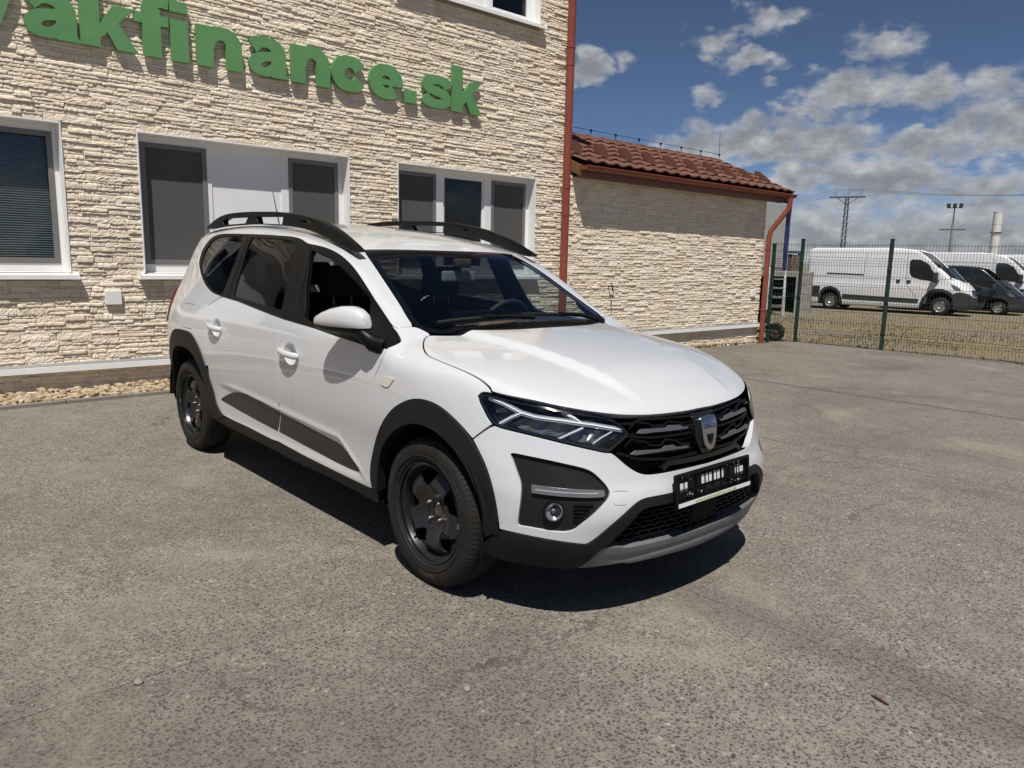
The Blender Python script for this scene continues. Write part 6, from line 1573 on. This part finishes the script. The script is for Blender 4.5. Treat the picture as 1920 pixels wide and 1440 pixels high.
# ------------------------------------------------------------------ masts, chimney and cables
CX, CY = 2.4955, -2.6206
def far(az, d): a = R(az); return Vector((CX+d*math.cos(a), CY+d*math.sin(a), 0))
def masts():
    p = far(114.65, 95.); g = gz(p.x, p.y)-.06; H = 1.4+.0825*95
    t = empty('power_pylon', (p.x, p.y, g), R(20)); tag(t, 'grey power pylon with one crossarm and three insulators', 'pylon')
    h = H-g
    for sx in (-1, 1):
        for sy in (-1, 1): MB().bar((sx*.24, sy*.24, 0), (sx*.15, sy*.15, h), .08, .08).build('leg', MAT['galvanised'], t)
    m = MB(); n = 13
    for k in range(n):
        z0 = h*k/n; z1 = h*(k+1)/n; r0 = .24-.09*k/n; r1 = .24-.09*(k+1)/n
        for s in (-1, 1):
            m.bar((-r0, s*r0, z0), (r1, s*r1, z1), .05, .05); m.bar((s*r0, r0, z0), (s*r1, -r1, z1), .05, .05)
            m.bar((-r0-.18, s*r0, z0), (r0+.18, s*r0, z0), .06, .06)
    m.build('bracing', MAT['galvanised'], t)
    MB().bar((-1.9,0,h-.05), (1.9,0,h-.05), .14, .18).build('crossarm', MAT['galvanised'], t)
    MB().bar((-1.2,0,h-.05), (0,0,h-.9), .07, .07).bar((1.2,0,h-.05), (0,0,h-.9), .07, .07).build('crossarm_stay', MAT['galvanised'], t)
    for x in (-1.35, 0, 1.35):
        m = MB(); m.bar((x-.35,0,h+.05), (x,0,h+.8), .05, .05); m.bar((x+.35,0,h+.05), (x,0,h+.8), .05, .05); m.tube([(x,0,h+.1), (x+.25,0,h+.9)], .06, 6); m.build('insulator', MAT['insulator'], t)
    p2 = far(108.18, 82.); g2 = gz(p2.x, p2.y)-.06; H2 = 1.4+.0725*82-g2
    f = empty('floodlight_mast', (p2.x, p2.y, g2), R(15)); tag(f, 'thin mast with three black floodlights on top', 'mast')
    MB().tube([(0,0,0), (0,0,H2*.78)], [.13,.10], 8).build('mast', MAT['mast_concrete'], f, 40)
    MB().tube([(0,0,H2*.78), (0,0,H2-.2)], .06, 8).build('mast_top', MAT['galvanised'], f, 40)
    MB().bar((-1.05,0,H2*.70), (1.05,0,H2*.70), .10, .12).build('crossarm', MAT['galvanised'], f)
    for x in (-.5, 0, .5):
        MB().box((x-.16,-.16,H2-.30), (x+.16,.12,H2+.06)).build('floodlight', MAT['cable'], f, bevel=.03)
    MB().bar((-.6,0,H2-.34), (.6,0,H2-.34), .07, .07).build('lamp_bar', MAT['galvanised'], f)
    p3 = far(105.74, 74.); g3 = gz(p3.x, p3.y)-.06; H3 = 1.4+.0635*74-g3
    c = empty('steel_chimney', (p3.x, p3.y, g3)); tag(c, 'white steel chimney standing behind the parked vans', 'chimney')
    prof = []
    for k in range(7):
        z0 = H3*k/7; z1 = H3*(k+1)/7; prof += [(z0, .34), (z1-.06, .34), (z1-.06, .355), (z1, .355)]
    MB().lathe(prof, (0,0,0), 'z', 20).build('flue', MAT['chimney_white'], c, 40)
    MB().lathe([(H3*.74,.36),(H3*.74,.42),(H3*.74+.05,.42),(H3*.74+.05,.36)], (0,0,0), 'z', 20).build('stay_ring', MAT['cable'], c, 40)
    MB().lathe([(H3,.34),(H3-.1,.30)], (0,0,0), 'z', 20).build('rim', MAT['cable'], c, 40)
    # cables
    def cable(a, b, sag, r=.022):
        a = Vector(a); b = Vector(b); pts = [a+(b-a)*t-Vector((0,0,sag*4*t*(1-t))) for t in [i/24 for i in range(25)]]
        return pts
    top = Vector((p.x, p.y, g+h+.85)); ct, st = math.cos(R(20)), math.sin(R(20))
    for i, x in enumerate((-1.2, .15, 1.5)):
        a = top+Vector((x*ct, x*st, 0)); b = far(93., 120.)+Vector((x, 0, 13.5+i*.1))
        o = MB().tube(cable(a, b, 1.8), .014, 5).build('power_cable', MAT['cable']); tag(o, ('upper', 'middle', 'lower')[i]+' power line cable strung from the pylon to the right', 'cable', 'power lines')
        b2 = far(128., 110.)+Vector((x, 0, 9.3))
        o = MB().tube(cable(a, b2, 1.4), .012, 5).build('power_cable', MAT['cable']); tag(o, ('front', 'centre', 'rear')[i]+' power line cable running left from the pylon behind the roof', 'cable', 'power lines')
masts()
# ------------------------------------------------------------------ odds and ends behind the annex
def clutter():
    # blue tarpaulin hanging from the gable
    rnd = random.Random(12); V = []; Fc = []; nx, nz = 10, 26
    for j in range(nz+1):
        for i in range(nx+1):
            u = i/nx; v = j/nz; z = 2.66-1.36*v
            x = 11.54+.17*u+(rnd.uniform(-.03,.0) if i == 0 else 0)+.006*math.sin(v*16); y = -.24+.02*math.sin(u*7+v*3)+.05*u
            V.append((x, y, z))
    for j in range(nz):
        for i in range(nx): Fc.append((j*(nx+1)+i, j*(nx+1)+i+1, (j+1)*(nx+1)+i+1, (j+1)*(nx+1)+i))
    o = mesh('tarpaulin', V, Fc, MAT['tarp_blue'], None, True); o.location = (-5.6,0,0); o.rotation_euler = (0,0,TH)
    sol = o.modifiers.new('thickness', 'SOLIDIFY'); sol.thickness = .03
    tag(o, 'blue tarpaulin hanging in a narrow fold from the annex roof end', 'tarpaulin')
    def loc(s, y, z=0.): q = Vector((-5.6,0,0))+Matrix.Rotation(TH, 3, 'Z') @ Vector((s, y, z)); return q
    m = MB(); m.add([(12.3,1.0,1.35),(13.9,1.0,1.35),(13.9,1.0,2.75),(12.3,1.0,2.75),(12.3,1.04,1.35),(13.9,1.04,1.35),(13.9,1.04,2.75),(12.3,1.04,2.75)], [(3,2,1,0),(4,5,6,7),(0,1,5,4),(1,2,6,5),(2,3,7,6),(3,0,4,7)])
    o = m.build('canopy_sheet', MAT['canopy_white']); o.location = (-5.6,0,0); o.rotation_euler = (0,0,TH); tag(o, 'white sheet wall seen under the annex roof end', 'sheet')
    # raised concrete platform with a stone pier
    a = R(112.6); 
    def at(px_az, d, z=0.): q = far(px_az, d); return Vector((q.x, q.y, gz(q.x, q.y)-.05+z))
    q = at(119.2, 30.); pl = empty('loading_platform', q, R(24)); tag(pl, 'grey concrete platform on piers behind the fence corner', 'platform')
    MB().box((-3.2,-.9,1.30), (1.45,.9,1.48)).build('deck', MAT['old_concrete'], pl, bevel=.01)
    for x in (-2.6, -1.0): MB().box((x-.18,-.7,-.1), (x+.18,-.35,1.30)).build('pier', MAT['old_concrete'], pl, bevel=.01)
    MB().box((.95,-.95,-.1), (1.5,-.45,1.30)).build('pier', MAT['old_concrete'], pl, bevel=.02)
    MB().box((-3.2,.6,-.1), (1.45,.8,1.3)).build('back_wall', MAT['liner_black'], pl)
    # old board fence behind
    q = at(117.6, 33.); bf = empty('board_fence', q, R(24)); tag(bf, 'weathered brown board fence standing behind the concrete platform', 'fence')
    x = -1.6; k = 0
    while x < .1:
        w = rnd.uniform(.16,.26); MB().box((x, rnd.uniform(-.02,.02), -.1), (x+w-.015, .04, rnd.uniform(2.05,2.25))).build('board', MAT['rust' if rnd.random() < .12 else 'old_wood'], bf); x += w
    MB().box((-1.65,.045,.5), (.12,.10,.62)).build('rail', MAT['old_wood'], bf); MB().box((-1.65,.045,1.6), (.12,.10,1.72)).build('rail', MAT['old_wood'], bf)
    MB().box((-1.7,-.06,2.22), (.16,.10,2.32)).build('coping', MAT['galvanised'], bf)
    # ladder
    q = at(118.8, 27.2); ld = empty('ladder', q, R(30)); tag(ld, 'aluminium folding ladder leaning against the platform', 'ladder')
    for sgn, top, foot in ((-1, .06, -.62), (1, .10, .62)):
        L = empty('ladder_half', (0,0,0), 0, ld)
        for x in (-.24, .24): MB().bar((x*(1.15), foot, 0), (x, top, 2.75), .07, .03).build('stile', MAT['aluminium'], L)
        for k in range(1, 9):
            t = k/9.; y = foot+(top-foot)*t; MB().bar((-.26,y,2.75*t), (.26,y,2.75*t), .05, .03).build('rung', MAT['aluminium'], L)
    # wheelbarrow wheel behind the corner post
    x, y = -5.62, 12.25; wb = empty('wheelbarrow', (x, y, gz(x, y)-.05), R(20)); tag(wb, 'old wheelbarrow with a black tyre by the corner post', 'wheelbarrow')
    MB().lathe([(.05,.11),(.055,.16),(.03,.195),(-.03,.195),(-.055,.16),(-.05,.11)], (0,0,.195), 'y', 28).build('tyre', MAT['tyre_rubber'], wb, 40)
    MB().lathe([(-.03,.115),(-.01,.10),(-.02,.03),(-.04,.001)], (0,0,.195), 'y', 20).build('rim', MAT['rust'], wb, 40, recalc=False)
    for s in (-1, 1):
        MB().tube([(.05,s*.08,.195), (-.3,s*.16,.30), (-.8,s*.26,.46), (-1.3,s*.30,.52)], .017, 8).build('handle', MAT['old_wood'], wb, 40)
        MB().tube([(-.65,s*.24,.42), (-.72,s*.24,0)], .014, 8).build('stand', MAT['rust'], wb, 40)
    MB().prism([(-.22,.36),(-.95,.50),(-1.05,.78),(-.12,.62)], lambda a, b: (a, -.27, b), lambda a, b: (a, .27, b)).build('tray', MAT['rust'], wb)
    # small dark crates under the platform
    for k, (dx, dy, w, h, nm) in enumerate(((-2.1,-.55,.5,.55,'dark crate under the platform, left of the ladder'), (-.35,-.3,.6,.7,'taller dark crate under the platform, beside the stone pier'))):
        q = pl.matrix_basis @ Vector((dx, dy, 0)); cr = empty('crate', q, R(24)); tag(cr, nm, 'crate', 'crates under the platform')
        for z in (0, .5*h-.05, h-.1): MB().box((-w/2,-w/2,z), (w/2,w/2,z+.1)).build('slat_ring', MAT['liner_black' if k else 'van_plastic'], cr)
        for sx in (-1, 1):
            for sy in (-1, 1): MB().box((sx*w/2-.03+(-.0), sy*w/2-.03, 0), (sx*w/2+.03, sy*w/2+.03, h+.004)).build('corner_post', MAT['van_plastic'], cr)
clutter()
# ------------------------------------------------------------------ bits lying on the concrete
def bits():
    rnd = random.Random(44)
    o = MB().tube([(1.625,-.20,.004), (1.655,-.205,.006), (1.685,-.213,.004)], [.003,.005,.003], 7).build('stick', MAT['stick_red']); tag(o, 'short rusty brown stick lying on the concrete, lower right', 'stick')
    bm = bmesh.new(); bmesh.ops.create_icosphere(bm, subdivisions=2, radius=1.); 
    for v in bm.verts: v.co *= 1+.25*noise.noise(v.co*1.7)
    me = bpy.data.meshes.new('loose_stone'); bm.to_mesh(me); bm.free(); sharp(me, 50); me.materials.append(MAT['kerb_stone'])
    sp = [(.74,-1.21,.013,'pale pebble lying alone near the lower picture edge'), (.02,-2.02,.014,'flat pebble on the slab joint at the lower left')]
    for x, y, r, l in sp:
        o = link_mesh('loose_stone', me); o.location = (x, y, r*.4); o.scale = (r*1.3, r, r*.6); o.rotation_euler = (0,0,rnd.uniform(0,6)); tag(o, l, 'pebble')
    V = []; Fc = []
    for _ in range(900):
        x = rnd.uniform(-5., 3.5); y = rnd.uniform(-3.2, 11.5); r = rnd.uniform(.0015,.0045)*(1.8 if rnd.random() < .06 else 1)
        if abs(y) < .9 and -3.4 < x < .8: continue
        z = gz(x, y); k = len(V); a = rnd.uniform(0, 6.28)
        for i in range(4): V.append((x+r*math.cos(a+i*1.57)*rnd.uniform(.7,1.3), y+r*math.sin(a+i*1.57)*rnd.uniform(.7,1.3), z-.0005))
        V.append((x, y, z+r*.8)); Fc += [(k+i, k+(i+1)%4, k+4) for i in range(4)]
    o = mesh('grit', V, Fc, MAT['pebble']); tag(o, 'loose pale grit scattered over the concrete yard', 'grit', kind='stuff')
bits()
